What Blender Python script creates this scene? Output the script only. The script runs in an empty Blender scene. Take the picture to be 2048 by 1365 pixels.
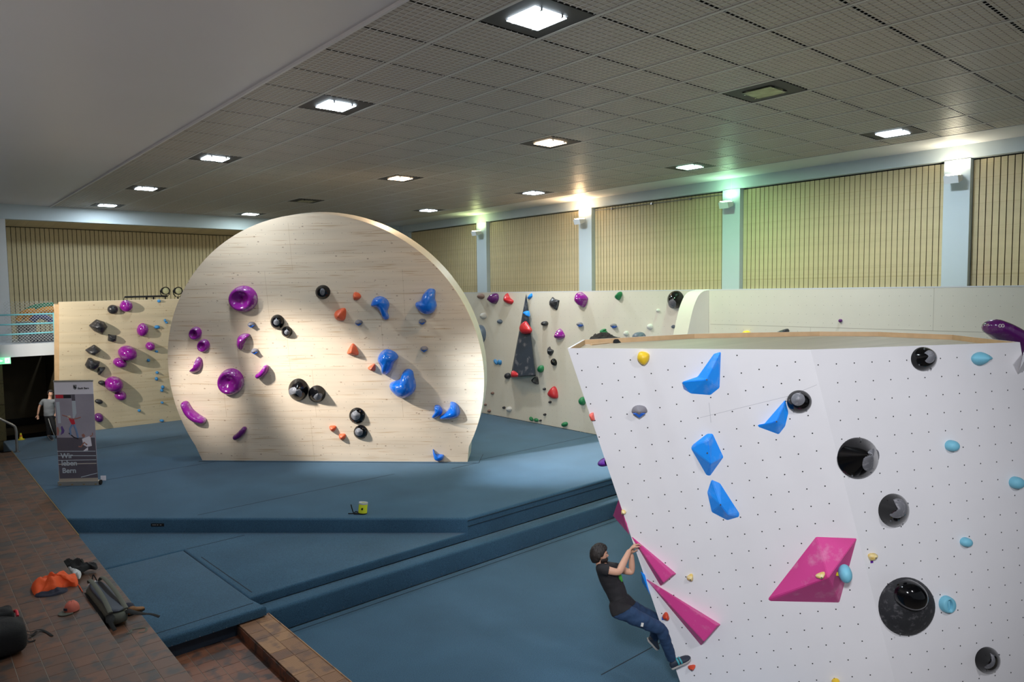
import bpy, bmesh, math, random
from mathutils import Vector, Matrix, noise
random.seed(7)
S = bpy.context.scene
C = S.collection
PI = math.pi

# ------------------------------------------------------------------ camera, world, exposure
RW = [[0.75815299, -0.65196102, -0.01228311],
      [-0.05337501, -0.04327306, -0.99763648],
      [0.64988857, 0.75701669, -0.06760602]]
F = 1442.5
CAM = Vector((0, 0, 4.3))
cd = bpy.data.cameras.new('camera')
cd.sensor_width = 36.0
cd.lens = F * 36 / 2048
cd.clip_end = 200
cam = bpy.data.objects.new('camera', cd)
C.objects.link(cam)
cam.matrix_world = Matrix(((RW[0][0], -RW[1][0], -RW[2][0], 0), (RW[0][1], -RW[1][1], -RW[2][1], 0),
                           (RW[0][2], -RW[1][2], -RW[2][2], 4.3), (0, 0, 0, 1)))
S.camera = cam
w = bpy.data.worlds.new('world')
S.world = w
w.use_nodes = True
w.node_tree.nodes['Background'].inputs[0].default_value = (0.80, 0.88, 1.0, 1)
w.node_tree.nodes['Background'].inputs[1].default_value = 0.24
S.view_settings.view_transform = 'Standard'
S.view_settings.look = 'None'
S.view_settings.exposure = 0.0
S.view_settings.gamma = 1.0
S.view_settings.use_curve_mapping = False


def spot(name, loc, target, watts, color, deg, blend=0.6, size=0.12):
    d = bpy.data.lights.new(name, 'SPOT')
    d.energy = watts
    d.color = color
    d.spot_size = math.radians(deg)
    d.spot_blend = blend
    d.shadow_soft_size = size
    o = bpy.data.objects.new(name, d)
    C.objects.link(o)
    o.location = loc
    o.rotation_euler = (Vector(target) - Vector(loc)).to_track_quat('-Z', 'Y').to_euler()
    return o


# floodlights of the hall, hung from the left gallery edge and the ceiling behind the photographer
spot('flood_disc', (1.3, 17.2, 6.7), (8.75, 16.4, 1.35), 6500, (1.0, 0.97, 0.92), 27, 0.85, 0.3)
spot('flood_disc_low', (1.2, 16.0, 5.2), (5.9, 19.0, 1.9), 2000, (1.0, 0.97, 0.92), 20, 0.9, 0.25)
spot('flood_left_wall', (0.6, 22.6, 4.6), (5.6, 25.8, 2.3), 1300, (1.0, 0.95, 0.86), 62, 0.7, 0.06)
spot('flood_boulder_front', (-1.5, -1.0, 6.9), (7.6, 5.2, 2.1), 3000, (0.94, 0.95, 1.0), 42, 0.7, 0.5)
spot('flood_boulder_right', (5.4, -3.0, 7.1), (9.2, 3.2, 2.0), 760, (0.97, 0.96, 1.0), 70, 0.7, 0.4)
spot('flood_mats', (0.9, 14.0, 6.6), (13.7, 12.3, 0.2), 21000, (0.78, 0.90, 1.0), 22, 1.0, 0.25)
spot('flood_wall_near', (12.6, 9.0, 7.15), (15.85, 8.6, 2.6), 360, (1.0, 0.98, 0.93), 110, 0.8, 0.15)
spot('flood_wall_far', (12.6, 15.5, 7.15), (15.85, 15.2, 2.4), 520, (1.0, 0.98, 0.93), 105, 0.8, 0.15)


spot('banner_fill', (0.4, 7.5, 7.1), (3.2, 17.6, 1.0), 420, (0.95, 0.95, 1.0), 34, 0.9, 0.3)  # added fill light to brighten the banner, no such lamp in the hall
ga = bpy.data.lights.new('ceiling_fill', 'AREA')  # added fill light out of view, brightens the plaster ceiling from below
ga.shape = 'RECTANGLE'
ga.size, ga.size_y = 0.5, 14.0
ga.energy = 170
ga.color = (1.0, 0.95, 0.93)
go = bpy.data.objects.new('ceiling_fill', ga)
C.objects.link(go)
go.location = (-3.2, 8.0, 4.3)
go.rotation_euler = (PI, 0, 0)


# ------------------------------------------------------------------ geometry helpers
def ray(x, y):
    c = ((x - 1024) / F, (y - 682.5) / F, 1.0)
    return Vector([sum(RW[k][i] * c[k] for k in range(3)) for i in range(3)])


def onz(x, y, z):
    d = ray(x, y)
    return CAM + d * ((z - CAM.z) / d.z)


def onx(x, y, X):
    d = ray(x, y)
    return CAM + d * (X / d.x)


def ony(x, y, Y):
    d = ray(x, y)
    return CAM + d * (Y / d.y)


def atd(x, y, D):
    return CAM + ray(x, y) * D


class Frame:
    """a plane with an origin, axes u and v in it and n out of it"""
    def __init__(s, O, u, n):
        s.O = Vector(O)
        s.n = Vector(n).normalized()
        u = Vector(u)
        s.u = (u - s.n * u.dot(s.n)).normalized()
        s.v = s.n.cross(s.u)

    def hit(s, x, y, h=0.0):
        d = ray(x, y)
        O = s.O + s.n * h
        return CAM + d * ((O - CAM).dot(s.n) / d.dot(s.n))

    def pix(s, x, y, h=0.0):
        p = s.hit(x, y, h) - s.O
        return Vector((p.dot(s.u), p.dot(s.v)))

    def M(s, a=0, b=0, c=0):
        m = Matrix.Identity(4)
        for i in range(3):
            m[i][0], m[i][1], m[i][2] = s.u[i], s.v[i], s.n[i]
        o = s.O + s.u * a + s.v * b + s.n * c
        m.translation = o
        return m


def wm(o):
    m = o.matrix_basis.copy()
    if o.parent:
        m = wm(o.parent) @ o.matrix_parent_inverse @ m
    return m


class MB:
    def __init__(s):
        s.v, s.f, s.m = [], [], []

    def add(s, vs, fs, mi=0):
        b = len(s.v)
        s.v += [Vector(p) for p in vs]
        s.f += [[b + i for i in f] for f in fs]
        s.m += [mi] * len(fs)
        return s

    def box(s, lo, hi, mi=0, M=None, taper=None):
        x0, y0, z0 = lo
        x1, y1, z1 = hi
        vs = [Vector(p) for p in ((x0, y0, z0), (x1, y0, z0), (x1, y1, z0), (x0, y1, z0),
                                  (x0, y0, z1), (x1, y0, z1), (x1, y1, z1), (x0, y1, z1))]
        if M:
            vs = [M @ p for p in vs]
        return s.add(vs, [(0, 3, 2, 1), (4, 5, 6, 7), (0, 1, 5, 4), (1, 2, 6, 5), (2, 3, 7, 6), (3, 0, 4, 7)], mi)

    def prism(s, poly, z0, z1, mi=0, bev=0.0, M=None):
        """polygon (ccw) extruded from z0 to z1; bev rounds the top edge"""
        n = len(poly)
        P = [Vector((p[0], p[1])) for p in poly]
        rings = [(0.0, z0)]
        if bev:
            for t in (0, 30, 60, 90):
                a = math.radians(t)
                rings.append((bev * (1 - math.cos(a)), z1 - bev + bev * math.sin(a)))
        else:
            rings.append((0.0, z1))
        vs = []
        for ins, z in rings:
            for i in range(n):
                a, b, c = P[i - 1], P[i], P[(i + 1) % n]
                d1 = (b - a).normalized()
                d2 = (c - b).normalized()
                n1 = Vector((-d1.y, d1.x))
                n2 = Vector((-d2.y, d2.x))
                k = n1 + n2
                k = k / max(0.3, k.dot(n1)) if k.length > 1e-6 else n1
                q = b + k * ins
                vs.append(Vector((q.x, q.y, z)))
        if M:
            vs = [M @ p for p in vs]
        fs = [list(range(n))[::-1], [(len(rings) - 1) * n + i for i in range(n)]]
        for r in range(len(rings) - 1):
            for i in range(n):
                j = (i + 1) % n
                fs.append((r * n + i, r * n + j, (r + 1) * n + j, (r + 1) * n + i))
        return s.add(vs, fs, mi)

    def tube(s, pts, rad, seg=8, mi=0, flat=1.0, up=None, cap=True):
        pts = [Vector(p) for p in pts]
        n = len(pts)
        if not isinstance(rad, (list, tuple)):
            rad = [rad] * n
        vs = []
        ref = Vector(up) if up else None
        for i, p in enumerate(pts):
            t = (pts[min(i + 1, n - 1)] - pts[max(i - 1, 0)]).normalized()
            r = ref if ref else (Vector((0, 0, 1)) if abs(t.z) < 0.9 else Vector((1, 0, 0)))
            a = t.cross(r).normalized()
            b = a.cross(t).normalized()
            for k in range(seg):
                an = 2 * PI * k / seg
                vs.append(p + (a * math.cos(an) + b * math.sin(an) * flat) * rad[i])
        fs = []
        for i in range(n - 1):
            for k in range(seg):
                l = (k + 1) % seg
                fs.append((i * seg + k, i * seg + l, (i + 1) * seg + l, (i + 1) * seg + k))
        if cap:
            fs.append(list(range(seg))[::-1])
            fs.append([(n - 1) * seg + k for k in range(seg)])
        return s.add(vs, fs, mi)

    def lathe(s, prof, seg=24, mi=0, M=None, off=None):
        """prof: (r, z) from outside to axis; off: (dx, dy) shift reached at the end"""
        vs, fs = [], []
        n = len(prof)
        for i, q in enumerate(prof):
            r, z = q[0], q[1]
            t = i / (n - 1)
            for k in range(seg):
                a = 2 * PI * k / seg
                vs.append(Vector((r * math.cos(a) + (off[0] * t if off else 0), r * math.sin(a) + (off[1] * t if off else 0), z)))
        if M:
            vs = [M @ p for p in vs]
        for i in range(n - 1):
            for k in range(seg):
                l = (k + 1) % seg
                fs.append((i * seg + k, i * seg + l, (i + 1) * seg + l, (i + 1) * seg + k))
        fs.append([(n - 1) * seg + k for k in range(seg)])
        fs.append(list(range(seg))[::-1])
        return s.add(vs, fs, mi)

    def ball(s, c, r, mi=0, seg=14, M=None):
        c = Vector(c)
        r = Vector(r) if not isinstance(r, (int, float)) else Vector((r, r, r))
        vs, fs = [], []
        n = max(6, seg // 2)
        for i in range(n + 1):
            th = PI * i / n
            for k in range(seg):
                a = 2 * PI * k / seg
                q = Vector((r.x * math.sin(th) * math.cos(a), r.y * math.sin(th) * math.sin(a), r.z * math.cos(th)))
                vs.append((M @ (c + q)) if M else c + q)
        for i in range(n):
            for k in range(seg):
                l = (k + 1) % seg
                fs.append((i * seg + k, (i + 1) * seg + k, (i + 1) * seg + l, i * seg + l))
        return s.add(vs, fs, mi)

    def build(s, name, mats, parent=None, M=None, smooth=True, ang=40):
        me = bpy.data.meshes.new(name)
        me.from_pydata(s.v, [], s.f)
        if not isinstance(mats, (list, tuple)):
            mats = [mats]
        for m in mats:
            me.materials.append(m)
        if len(mats) > 1:
            me.polygons.foreach_set('material_index', s.m)
        if smooth:
            me.polygons.foreach_set('use_smooth', [True] * len(me.polygons))
            me.set_sharp_from_angle(angle=math.radians(ang))
        me.update()
        o = bpy.data.objects.new(name, me)
        C.objects.link(o)
        place(o, parent, M)
        return o


def place(o, parent=None, M=None):
    if parent:
        o.parent = parent
        if M is not None:
            o.matrix_parent_inverse = wm(parent).inverted()
            o.matrix_basis = M
    elif M is not None:
        o.matrix_basis = M


W0 = Matrix.Identity(4)


def tag(o, label=None, cat=None, group=None, kind=None):
    if label:
        o['label'] = label
    if cat:
        o['category'] = cat
    if group:
        o['group'] = group
    if kind:
        o['kind'] = kind
    return o


def thing(name, label, cat, loc=(0, 0, 0), group=None, M=None):
    o = bpy.data.objects.new(name, None)
    o.empty_display_size = 0.2
    C.objects.link(o)
    o.matrix_basis = M if M is not None else Matrix.Translation(Vector(loc))
    return tag(o, label, cat, group)


def piece(src, parent, loc, rot=None):
    o = src.copy()
    C.objects.link(o)
    o.parent = parent
    o.matrix_parent_inverse = Matrix.Identity(4)
    o.matrix_basis = Matrix.Translation(Vector(loc)) @ (rot if rot else Matrix.Identity(4))
    return o


def spline(pts, n, closed=True):
    """Catmull-Rom resample"""
    P = [Vector(p) for p in pts]
    m = len(P)
    out = []
    segs = m if closed else m - 1
    for i in range(n):
        t = i / n * segs if closed else i / (n - 1) * segs
        k = min(int(t), segs - 1)
        f = t - k
        if closed:
            a, b, c, d = P[(k - 1) % m], P[k % m], P[(k + 1) % m], P[(k + 2) % m]
        else:
            a, b, c, d = P[max(k - 1, 0)], P[k], P[min(k + 1, m - 1)], P[min(k + 2, m - 1)]
        out.append(0.5 * ((2 * b) + (c - a) * f + (2 * a - 5 * b + 4 * c - d) * f * f + (3 * b - a - 3 * c + d) * f ** 3))
    return out


# ------------------------------------------------------------------ materials
def lin(c):
    return tuple(((x / 255) / 12.92 if x / 255 <= 0.04045 else ((x / 255 + 0.055) / 1.055) ** 2.4) for x in c)


def nodes(name):
    m = bpy.data.materials.new(name)
    m.use_nodes = True
    nt = m.node_tree
    b = nt.nodes['Principled BSDF']
    return m, nt, b, nt.nodes.new, nt.links.new


def mat(name, rgb, rough=0.6, var=0.0, scale=6.0, bump=0.0, bscale=60.0, chalk=0.0, cscale=9.0, coat=0.0, metal=0.0, spec=0.5, rand=0.0, var2=None):
    m, nt, b, N, L = nodes(name)
    col = lin(rgb)
    b.inputs['Roughness'].default_value = rough
    b.inputs['Metallic'].default_value = metal
    b.inputs['Specular IOR Level'].default_value = spec
    b.inputs['Coat Weight'].default_value = coat
    b.inputs['Coat Roughness'].default_value = 0.08
    b.inputs['Base Color'].default_value = (*col, 1)
    src = None
    tc = N('ShaderNodeTexCoord')
    if var or chalk or rand:
        src = N('ShaderNodeRGB')
        src.outputs[0].default_value = (*col, 1)
        src = src.outputs[0]
    if var:
        nz = N('ShaderNodeTexNoise')
        nz.inputs['Scale'].default_value = scale
        nz.inputs['Detail'].default_value = 6
        L(tc.outputs['Object'], nz.inputs['Vector'])
        mr = N('ShaderNodeMapRange')
        mr.inputs[1].default_value, mr.inputs[2].default_value = 0.3, 0.7
        L(nz.outputs[0], mr.inputs[0])
        mx = N('ShaderNodeMix')
        mx.data_type = 'RGBA'
        c2 = lin(var2) if var2 else tuple(x * (1 - var) for x in col)
        mx.inputs[7].default_value = (*c2, 1)
        L(mr.outputs[0], mx.inputs[0])
        L(src, mx.inputs[6])
        src = mx.outputs[2]
    if rand:
        oi = N('ShaderNodeObjectInfo')
        hs = N('ShaderNodeHueSaturation')
        mr = N('ShaderNodeMapRange')
        mr.inputs[3].default_value, mr.inputs[4].default_value = 1 - rand, 1 + rand
        L(oi.outputs['Random'], mr.inputs[0])
        L(mr.outputs[0], hs.inputs['Value'])
        L(src, hs.inputs['Color'])
        src = hs.outputs[0]
    if chalk:
        nz = N('ShaderNodeTexNoise')
        nz.inputs['Scale'].default_value = cscale
        nz.inputs['Detail'].default_value = 8
        nz.inputs['Roughness'].default_value = 0.65
        L(tc.outputs['Object'], nz.inputs['Vector'])
        mr = N('ShaderNodeMapRange')
        mr.inputs[1].default_value, mr.inputs[2].default_value = 0.53, 0.78
        mr.inputs[3].default_value, mr.inputs[4].default_value = 0, chalk
        L(nz.outputs[0], mr.inputs[0])
        mx = N('ShaderNodeMix')
        mx.data_type = 'RGBA'
        mx.inputs[7].default_value = (0.75, 0.72, 0.76, 1)
        L(mr.outputs[0], mx.inputs[0])
        L(src, mx.inputs[6])
        src = mx.outputs[2]
    if src is not None:
        L(src, b.inputs['Base Color'])
    if bump:
        nz = N('ShaderNodeTexNoise')
        nz.inputs['Scale'].default_value = bscale
        nz.inputs['Detail'].default_value = 4
        L(tc.outputs['Object'], nz.inputs['Vector'])
        bp = N('ShaderNodeBump')
        bp.inputs['Strength'].default_value = bump
        bp.inputs['Distance'].default_value = 0.01
        L(nz.outputs[0], bp.inputs['Height'])
        L(bp.outputs[0], b.inputs['Normal'])
    return m


def wood(name, base, dark, gx=0.5, gz=16.0, knots=True, axis=0, rough=0.55, seam=True, contrast=1.0):
    """boards with the grain along local x (axis 0) or local y (axis 1)"""
    m, nt, b, N, L = nodes(name)
    b.inputs['Roughness'].default_value = rough
    b.inputs['Specular IOR Level'].default_value = 0.3
    tc = N('ShaderNodeTexCoord')
    mp = N('ShaderNodeMapping')
    mp.inputs['Scale'].default_value = (gx, gz, gz) if axis == 0 else (gz, gx, gz)
    L(tc.outputs['Object'], mp.inputs[0])
    nz = N('ShaderNodeTexNoise')
    nz.inputs['Scale'].default_value = 1.0
    nz.inputs['Detail'].default_value = 5
    nz.inputs['Distortion'].default_value = 0.4
    L(mp.outputs[0], nz.inputs['Vector'])
    cr = N('ShaderNodeValToRGB')
    e = cr.color_ramp.elements
    e[0].position, e[0].color = 0.30, (*lin(dark), 1)
    e[1].position, e[1].color = 0.43, (*lin(base), 1)
    L(nz.outputs[0], cr.inputs[0])
    src = cr.outputs[0]
    # broad bands, board to board
    mp2 = N('ShaderNodeMapping')
    mp2.inputs['Scale'].default_value = (0.12, 1.6, 1.6) if axis == 0 else (1.6, 0.12, 1.6)
    L(tc.outputs['Object'], mp2.inputs[0])
    n2 = N('ShaderNodeTexNoise')
    n2.inputs['Scale'].default_value = 2.0
    n2.inputs['Detail'].default_value = 2
    L(mp2.outputs[0], n2.inputs['Vector'])
    mr = N('ShaderNodeMapRange')
    mr.inputs[1].default_value, mr.inputs[2].default_value = 0.3, 0.7
    mr.inputs[3].default_value, mr.inputs[4].default_value = 1 - 0.12 * contrast, 1 + 0.06 * contrast
    L(n2.outputs[0], mr.inputs[0])
    hs = N('ShaderNodeHueSaturation')
    L(mr.outputs[0], hs.inputs['Value'])
    L(src, hs.inputs['Color'])
    src = hs.outputs[0]
    if knots:
        mp3 = N('ShaderNodeMapping')
        mp3.inputs['Scale'].default_value = (3.6, 5.6, 5.6) if axis == 0 else (5.6, 3.6, 5.6)
        L(tc.outputs['Object'], mp3.inputs[0])
        vo = N('ShaderNodeTexVoronoi')
        vo.inputs['Scale'].default_value = 1.0
        L(mp3.outputs[0], vo.inputs['Vector'])
        mr2 = N('ShaderNodeMapRange')
        mr2.inputs[1].default_value, mr2.inputs[2].default_value = 0.05, 0.12
        mr2.inputs[3].default_value, mr2.inputs[4].default_value = 0.55, 0.0
        L(vo.outputs['Distance'], mr2.inputs[0])
        mx = N('ShaderNodeMix')
        mx.data_type = 'RGBA'
        mx.inputs[7].default_value = (*lin((140, 92, 56)), 1)
        L(mr2.outputs[0], mx.inputs[0])
        L(src, mx.inputs[6])
        src = mx.outputs[2]
    L(src, b.inputs['Base Color'])
    return m


def emit(name, rgb, strength):
    m, nt, b, N, L = nodes(name)
    b.inputs['Base Color'].default_value = (0.8, 0.8, 0.8, 1)
    b.inputs['Emission Color'].default_value = (*rgb, 1)
    b.inputs['Emission Strength'].default_value = strength
    return m


def carpet(name, rgb, fiber=0.35):
    m, nt, b, N, L = nodes(name)
    b.inputs['Roughness'].default_value = 0.95
    b.inputs['Specular IOR Level'].default_value = 0.1
    b.inputs['Sheen Weight'].default_value = 0.15
    tc = N('ShaderNodeTexCoord')
    n1 = N('ShaderNodeTexNoise')
    n1.inputs['Scale'].default_value = 90
    n1.inputs['Detail'].default_value = 6
    L(tc.outputs['Object'], n1.inputs['Vector'])
    n2 = N('ShaderNodeTexNoise')
    n2.inputs['Scale'].default_value = 0.9
    n2.inputs['Detail'].default_value = 5
    L(tc.outputs['Object'], n2.inputs['Vector'])
    m1 = N('ShaderNodeMapRange')
    m1.inputs[1].default_value, m1.inputs[2].default_value = 0.3, 0.7
    m1.inputs[3].default_value, m1.inputs[4].default_value = 1 - fiber, 1 + fiber
    L(n1.outputs[0], m1.inputs[0])
    m2 = N('ShaderNodeMapRange')
    m2.inputs[1].default_value, m2.inputs[2].default_value = 0.3, 0.7
    m2.inputs[3].default_value, m2.inputs[4].default_value = 0.88, 1.1
    L(n2.outputs[0], m2.inputs[0])
    mu = N('ShaderNodeMath')
    mu.operation = 'MULTIPLY'
    L(m1.outputs[0], mu.inputs[0])
    L(m2.outputs[0], mu.inputs[1])
    hs = N('ShaderNodeHueSaturation')
    hs.inputs['Color'].default_value = (*lin(rgb), 1)
    L(mu.outputs[0], hs.inputs['Value'])
    L(hs.outputs[0], b.inputs['Base Color'])
    bp = N('ShaderNodeBump')
    bp.inputs['Strength'].default_value = 0.35
    bp.inputs['Distance'].default_value = 0.01
    L(n1.outputs[0], bp.inputs['Height'])
    L(bp.outputs[0], b.inputs['Normal'])
    return m


def tile_mat(name, a, bcol, flash, rough=0.5):
    """terracotta with grey flashed ends; the tint changes from tile to tile"""
    m, nt, b, N, L = nodes(name)
    b.inputs['Roughness'].default_value = rough
    oi = N('ShaderNodeObjectInfo')
    cr = N('ShaderNodeValToRGB')
    e = cr.color_ramp.elements
    e[0].position, e[0].color = 0.0, (*lin(a), 1)
    e[1].position, e[1].color = 1.0, (*lin(bcol), 1)
    L(oi.outputs['Random'], cr.inputs[0])
    tc = N('ShaderNodeTexCoord')
    ad = N('ShaderNodeVectorMath')
    ad.operation = 'ADD'
    L(tc.outputs['Object'], ad.inputs[0])
    L(oi.outputs['Location'], ad.inputs[1])
    nz = N('ShaderNodeTexNoise')
    nz.inputs['Scale'].default_value = 4.5
    nz.inputs['Detail'].default_value = 3
    L(ad.outputs[0], nz.inputs['Vector'])
    mr = N('ShaderNodeMapRange')
    mr.inputs[1].default_value, mr.inputs[2].default_value = 0.48, 0.62
    mr.inputs[3].default_value, mr.inputs[4].default_value = 0, 0.85
    L(nz.outputs[0], mr.inputs[0])
    mx = N('ShaderNodeMix')
    mx.data_type = 'RGBA'
    mx.inputs[7].default_value = (*lin(flash), 1)
    L(mr.outputs[0], mx.inputs[0])
    L(cr.outputs[0], mx.inputs[6])
    L(mx.outputs[2], b.inputs['Base Color'])
    return m


M = dict(
    plaster=mat('plaster', (226, 222, 222), 0.38, var=0.03, scale=0.6),
    white=mat('white_paint', (214, 218, 222), 0.5, var=0.04, scale=2),
    pillar=mat('pillar_paint', (196, 210, 218), 0.55, var=0.04, scale=1.5),
    tile_plate=mat('ceiling_metal', (196, 187, 175), 0.42, spec=0.5),
    tile_dark=mat('ceiling_groove', (140, 126, 112), 0.6),
    rib=mat('ceiling_rib', (226, 224, 222), 0.4),
    rail=mat('ceiling_rail_paint', (212, 210, 205), 0.45),
    black=mat('black_void', (16, 15, 14), 0.9),
    fixture=mat('fixture_plate', (58, 56, 56), 0.6, bump=0.2, bscale=140),
    clip=mat('chrome_clip', (190, 192, 196), 0.2, metal=1),
    slat=wood('slat_ash', (206, 191, 152), (192, 175, 134), gx=0.6, gz=30, knots=False, axis=1, contrast=0.8),
    carpet=carpet('mat_carpet', (60, 92, 116)),
    carpet_side=carpet('mat_carpet_side', (60, 92, 124)),
    seam=mat('seam_thread', (26, 38, 50), 0.9),
    vinyl=mat('mat_vinyl', (38, 50, 66), 0.7),
    pine=wood('pine_board', (240, 219, 194), (216, 184, 148), gx=0.9, gz=24),
    pine_dim=wood('birch_board', (222, 204, 172), (204, 180, 142), gz=9),
    pine_edge=mat('pine_edge', (214, 180, 138), 0.6, var=0.12, scale=8),
    disc_rim=mat('disc_rim_paint', (222, 214, 200), 0.5, var=0.05, scale=3),
    ply=mat('painted_ply', (222, 219, 206), 0.6, var=0.035, scale=2.0, chalk=0.03),
    boulder=mat('boulder_paint', (236, 235, 238), 0.5, var=0.03, scale=2.2, chalk=0.03),
    deck=wood('deck_ply', (192, 182, 164), (176, 166, 148), knots=False),
    hole=mat('bolt_hole', (26, 26, 28), 0.7),
    hole_soft=mat('filled_bolt_hole', (128, 126, 116), 0.7),
    bolt=mat('bolt_steel', (150, 152, 156), 0.35, metal=0.9),
    purple=mat('purple_resin', (138, 26, 140), 0.16, chalk=0.55, cscale=5, coat=0.4),
    purple_deep=mat('deep_purple_resin', (92, 26, 104), 0.2, chalk=0.15, coat=0.3),
    blue=mat('blue_resin', (18, 112, 220), 0.2, chalk=0.4, cscale=6, coat=0.3),
    blue_vol=mat('blue_paint', (20, 148, 252), 0.5, chalk=0.25, cscale=5, bump=0.1, bscale=200),
    orange=mat('orange_resin', (222, 96, 56), 0.45, chalk=0.15),
    black_gloss=mat('black_gloss', (10, 10, 12), 0.12, coat=0.15, spec=0.3),
    black_matte=mat('black_grip', (40, 41, 45), 0.7, chalk=0.2, cscale=14, bump=0.2, bscale=150),
    grip=mat('grey_grip', (118, 119, 125), 0.75, chalk=0.6, cscale=14, bump=0.2, bscale=150),
    rock=mat('black_rock', (40, 40, 44), 0.35, chalk=0.25, bump=0.15, bscale=40),
    grey_hold=mat('grey_resin', (128, 124, 130), 0.6, bump=0.2, bscale=120),
    slate=mat('slate_resin', (92, 104, 120), 0.4, chalk=0.3),
    insert=mat('blue_insert', (28, 92, 190), 0.4),
    cyan=mat('sky_blue_resin', (122, 194, 218), 0.55, bump=0.15, bscale=120),
    small_blue=mat('small_blue_resin', (52, 132, 190), 0.5, chalk=0.2),
    pink=mat('pink_paint', (208, 62, 140), 0.55, chalk=0.35, cscale=4, bump=0.08, bscale=200),
    yellow=mat('yellow_resin', (240, 200, 44), 0.45),
    cream=mat('cream_resin', (232, 220, 176), 0.5, var=0.5, scale=30, var2=(225, 185, 60)),
    coral=mat('coral_resin', (238, 106, 92), 0.5),
    red=mat('red_resin', (198, 44, 52), 0.3, chalk=0.1),
    redor=mat('vermilion_resin', (214, 76, 46), 0.45),
    green=mat('green_resin', (32, 124, 76), 0.4, chalk=0.15),
    brown=mat('brown_resin', (134, 108, 98), 0.6),
    offwhite=mat('offwhite_resin', (214, 214, 210), 0.45),
    charcoal=mat('charcoal_paint', (44, 54, 68), 0.55, chalk=0.3, cscale=4),
    tape_blue=mat('blue_tape', (30, 90, 200), 0.6),
    tape_purple=mat('purple_tape', (96, 30, 150), 0.6),
    tape_yellow=mat('yellow_tape', (236, 214, 40), 0.6),
    turq=mat('turquoise_paint', (124, 200, 212), 0.4),
    steel=mat('brushed_steel', (150, 150, 150), 0.35, metal=0.8),
    net=mat('net_cord', (196, 200, 200), 0.7),
    darkwood=wood('dark_panel', (86, 78, 50), (66, 58, 36), knots=False, axis=2 - 1),
    brown_dark=mat('brown_panel', (84, 72, 50), 0.7, var=0.2, scale=3),
    terra=tile_mat('terracotta_tile', (116, 78, 58), (94, 68, 54), (62, 61, 60)),
    terra_red=tile_mat('terracotta_red', (138, 88, 64), (112, 74, 58), (64, 60, 60)),
    klinker=tile_mat('ribbed_klinker', (122, 86, 66), (168, 128, 92), (112, 86, 74), 0.6),
    grout=mat('grout', (138, 130, 120), 0.85, var=0.1, scale=20),
    brass=mat('brass_strip', (176, 146, 96), 0.4, metal=0.6),
    green_sign=emit('exit_green', (0.0, 0.62, 0.22), 1.1),
    sign_white=emit('exit_white', (0.85, 1.0, 0.9), 1.1),
    black_cloth=mat('black_cloth', (15, 16, 19), 0.85, bump=0.3, bscale=50),
    tee_black=mat('tee_cotton', (34, 33, 36), 0.9, bump=0.1, bscale=90),
    orange_cloth=mat('orange_cloth', (226, 84, 28), 0.7, bump=0.3, bscale=40),
    navy=mat('navy_cloth', (32, 36, 54), 0.8),
    olive=mat('olive_cordura', (92, 94, 84), 0.8, bump=0.3, bscale=160),
    red_cloth=mat('red_lining', (170, 60, 40), 0.8),
    cap_red=mat('cap_coral', (196, 104, 88), 0.85, bump=0.2, bscale=120),
    grey_cloth=mat('grey_cloth', (196, 198, 200), 0.8),
    leather=mat('tan_leather', (132, 88, 48), 0.6),
    lime=mat('lime_fabric', (206, 214, 36), 0.7, bump=0.2, bscale=120, chalk=0.1),
    pants=mat('blue_canvas', (34, 62, 96), 0.85, bump=0.2, bscale=120, var=0.1, scale=14),
    skin=mat('skin', (206, 158, 132), 0.5, var=0.06, scale=20),
    hair=mat('dark_hair', (32, 25, 22), 0.6, bump=0.35, bscale=90),
    shoe=mat('shoe_dark', (44, 52, 66), 0.6),
    shoe_sole=mat('shoe_sole', (176, 172, 168), 0.6),
    teal=mat('teal_strap', (60, 150, 160), 0.6),
    tee_grey=mat('tee_grey', (112, 116, 120), 0.9, bump=0.1, bscale=90),
    stripe=mat('white_stripe', (206, 206, 204), 0.8),
    banner_white=mat('banner_white', (238, 234, 244), 0.6),
    banner_grey=mat('banner_print', (172, 166, 180), 0.6, var=0.18, scale=1.6),
    banner_dark=mat('banner_print_dark', (96, 90, 102), 0.6, var=0.1, scale=4),
    banner_beige=mat('banner_foot_print', (176, 164, 150), 0.6),
    print_red=mat('print_red', (206, 44, 62), 0.6),
    print_black=mat('print_black', (34, 34, 42), 0.6),
    print_blue=mat('print_jeans', (112, 140, 182), 0.6),
    print_skin=mat('print_skin', (168, 116, 104), 0.6),
    print_light=mat('print_light', (190, 200, 210), 0.6),
    print_purple=mat('print_purple', (96, 74, 140), 0.6),
    print_green=mat('print_green', (150, 200, 130), 0.6),
    print_blond=mat('print_blond', (214, 204, 190), 0.6),
    alu=mat('aluminium', (180, 178, 174), 0.35, metal=0.7),
    foam_green=mat('foam_green', (30, 130, 90), 0.6),
    foam_orange=mat('foam_orange', (216, 150, 50), 0.6),
    foam_navy=mat('foam_navy', (40, 50, 110), 0.6),
    box_grey=mat('box_grey', (140, 140, 144), 0.7),
    crate=mat('crate_dark', (60, 66, 78), 0.6),
)

# ------------------------------------------------------------------ the hall: ceiling
T = 0.95
ZC = 7.326
TX = lambda i: (i + 5.3765) * T
TY = lambda j: (j + 5.837) * T

mb = MB()
mb.box((4.158, -8, ZC + 0.06), (17.75, 28.3, ZC + 0.2))
ceiling = tag(mb.build('ceiling', M['black'], smooth=False), 'dark void above the metal grid ceiling', kind='structure')
mb = MB()
mb.box((-9, -8, ZC - 0.012), (4.158, 28.15, ZC + 0.2))
mb.box((4.13, -8, ZC - 0.05), (4.165, 28.15, ZC - 0.005))
tag(mb.build('ceiling', M['plaster'], smooth=False), 'smooth white plaster ceiling beside the metal grid', kind='structure')


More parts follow.
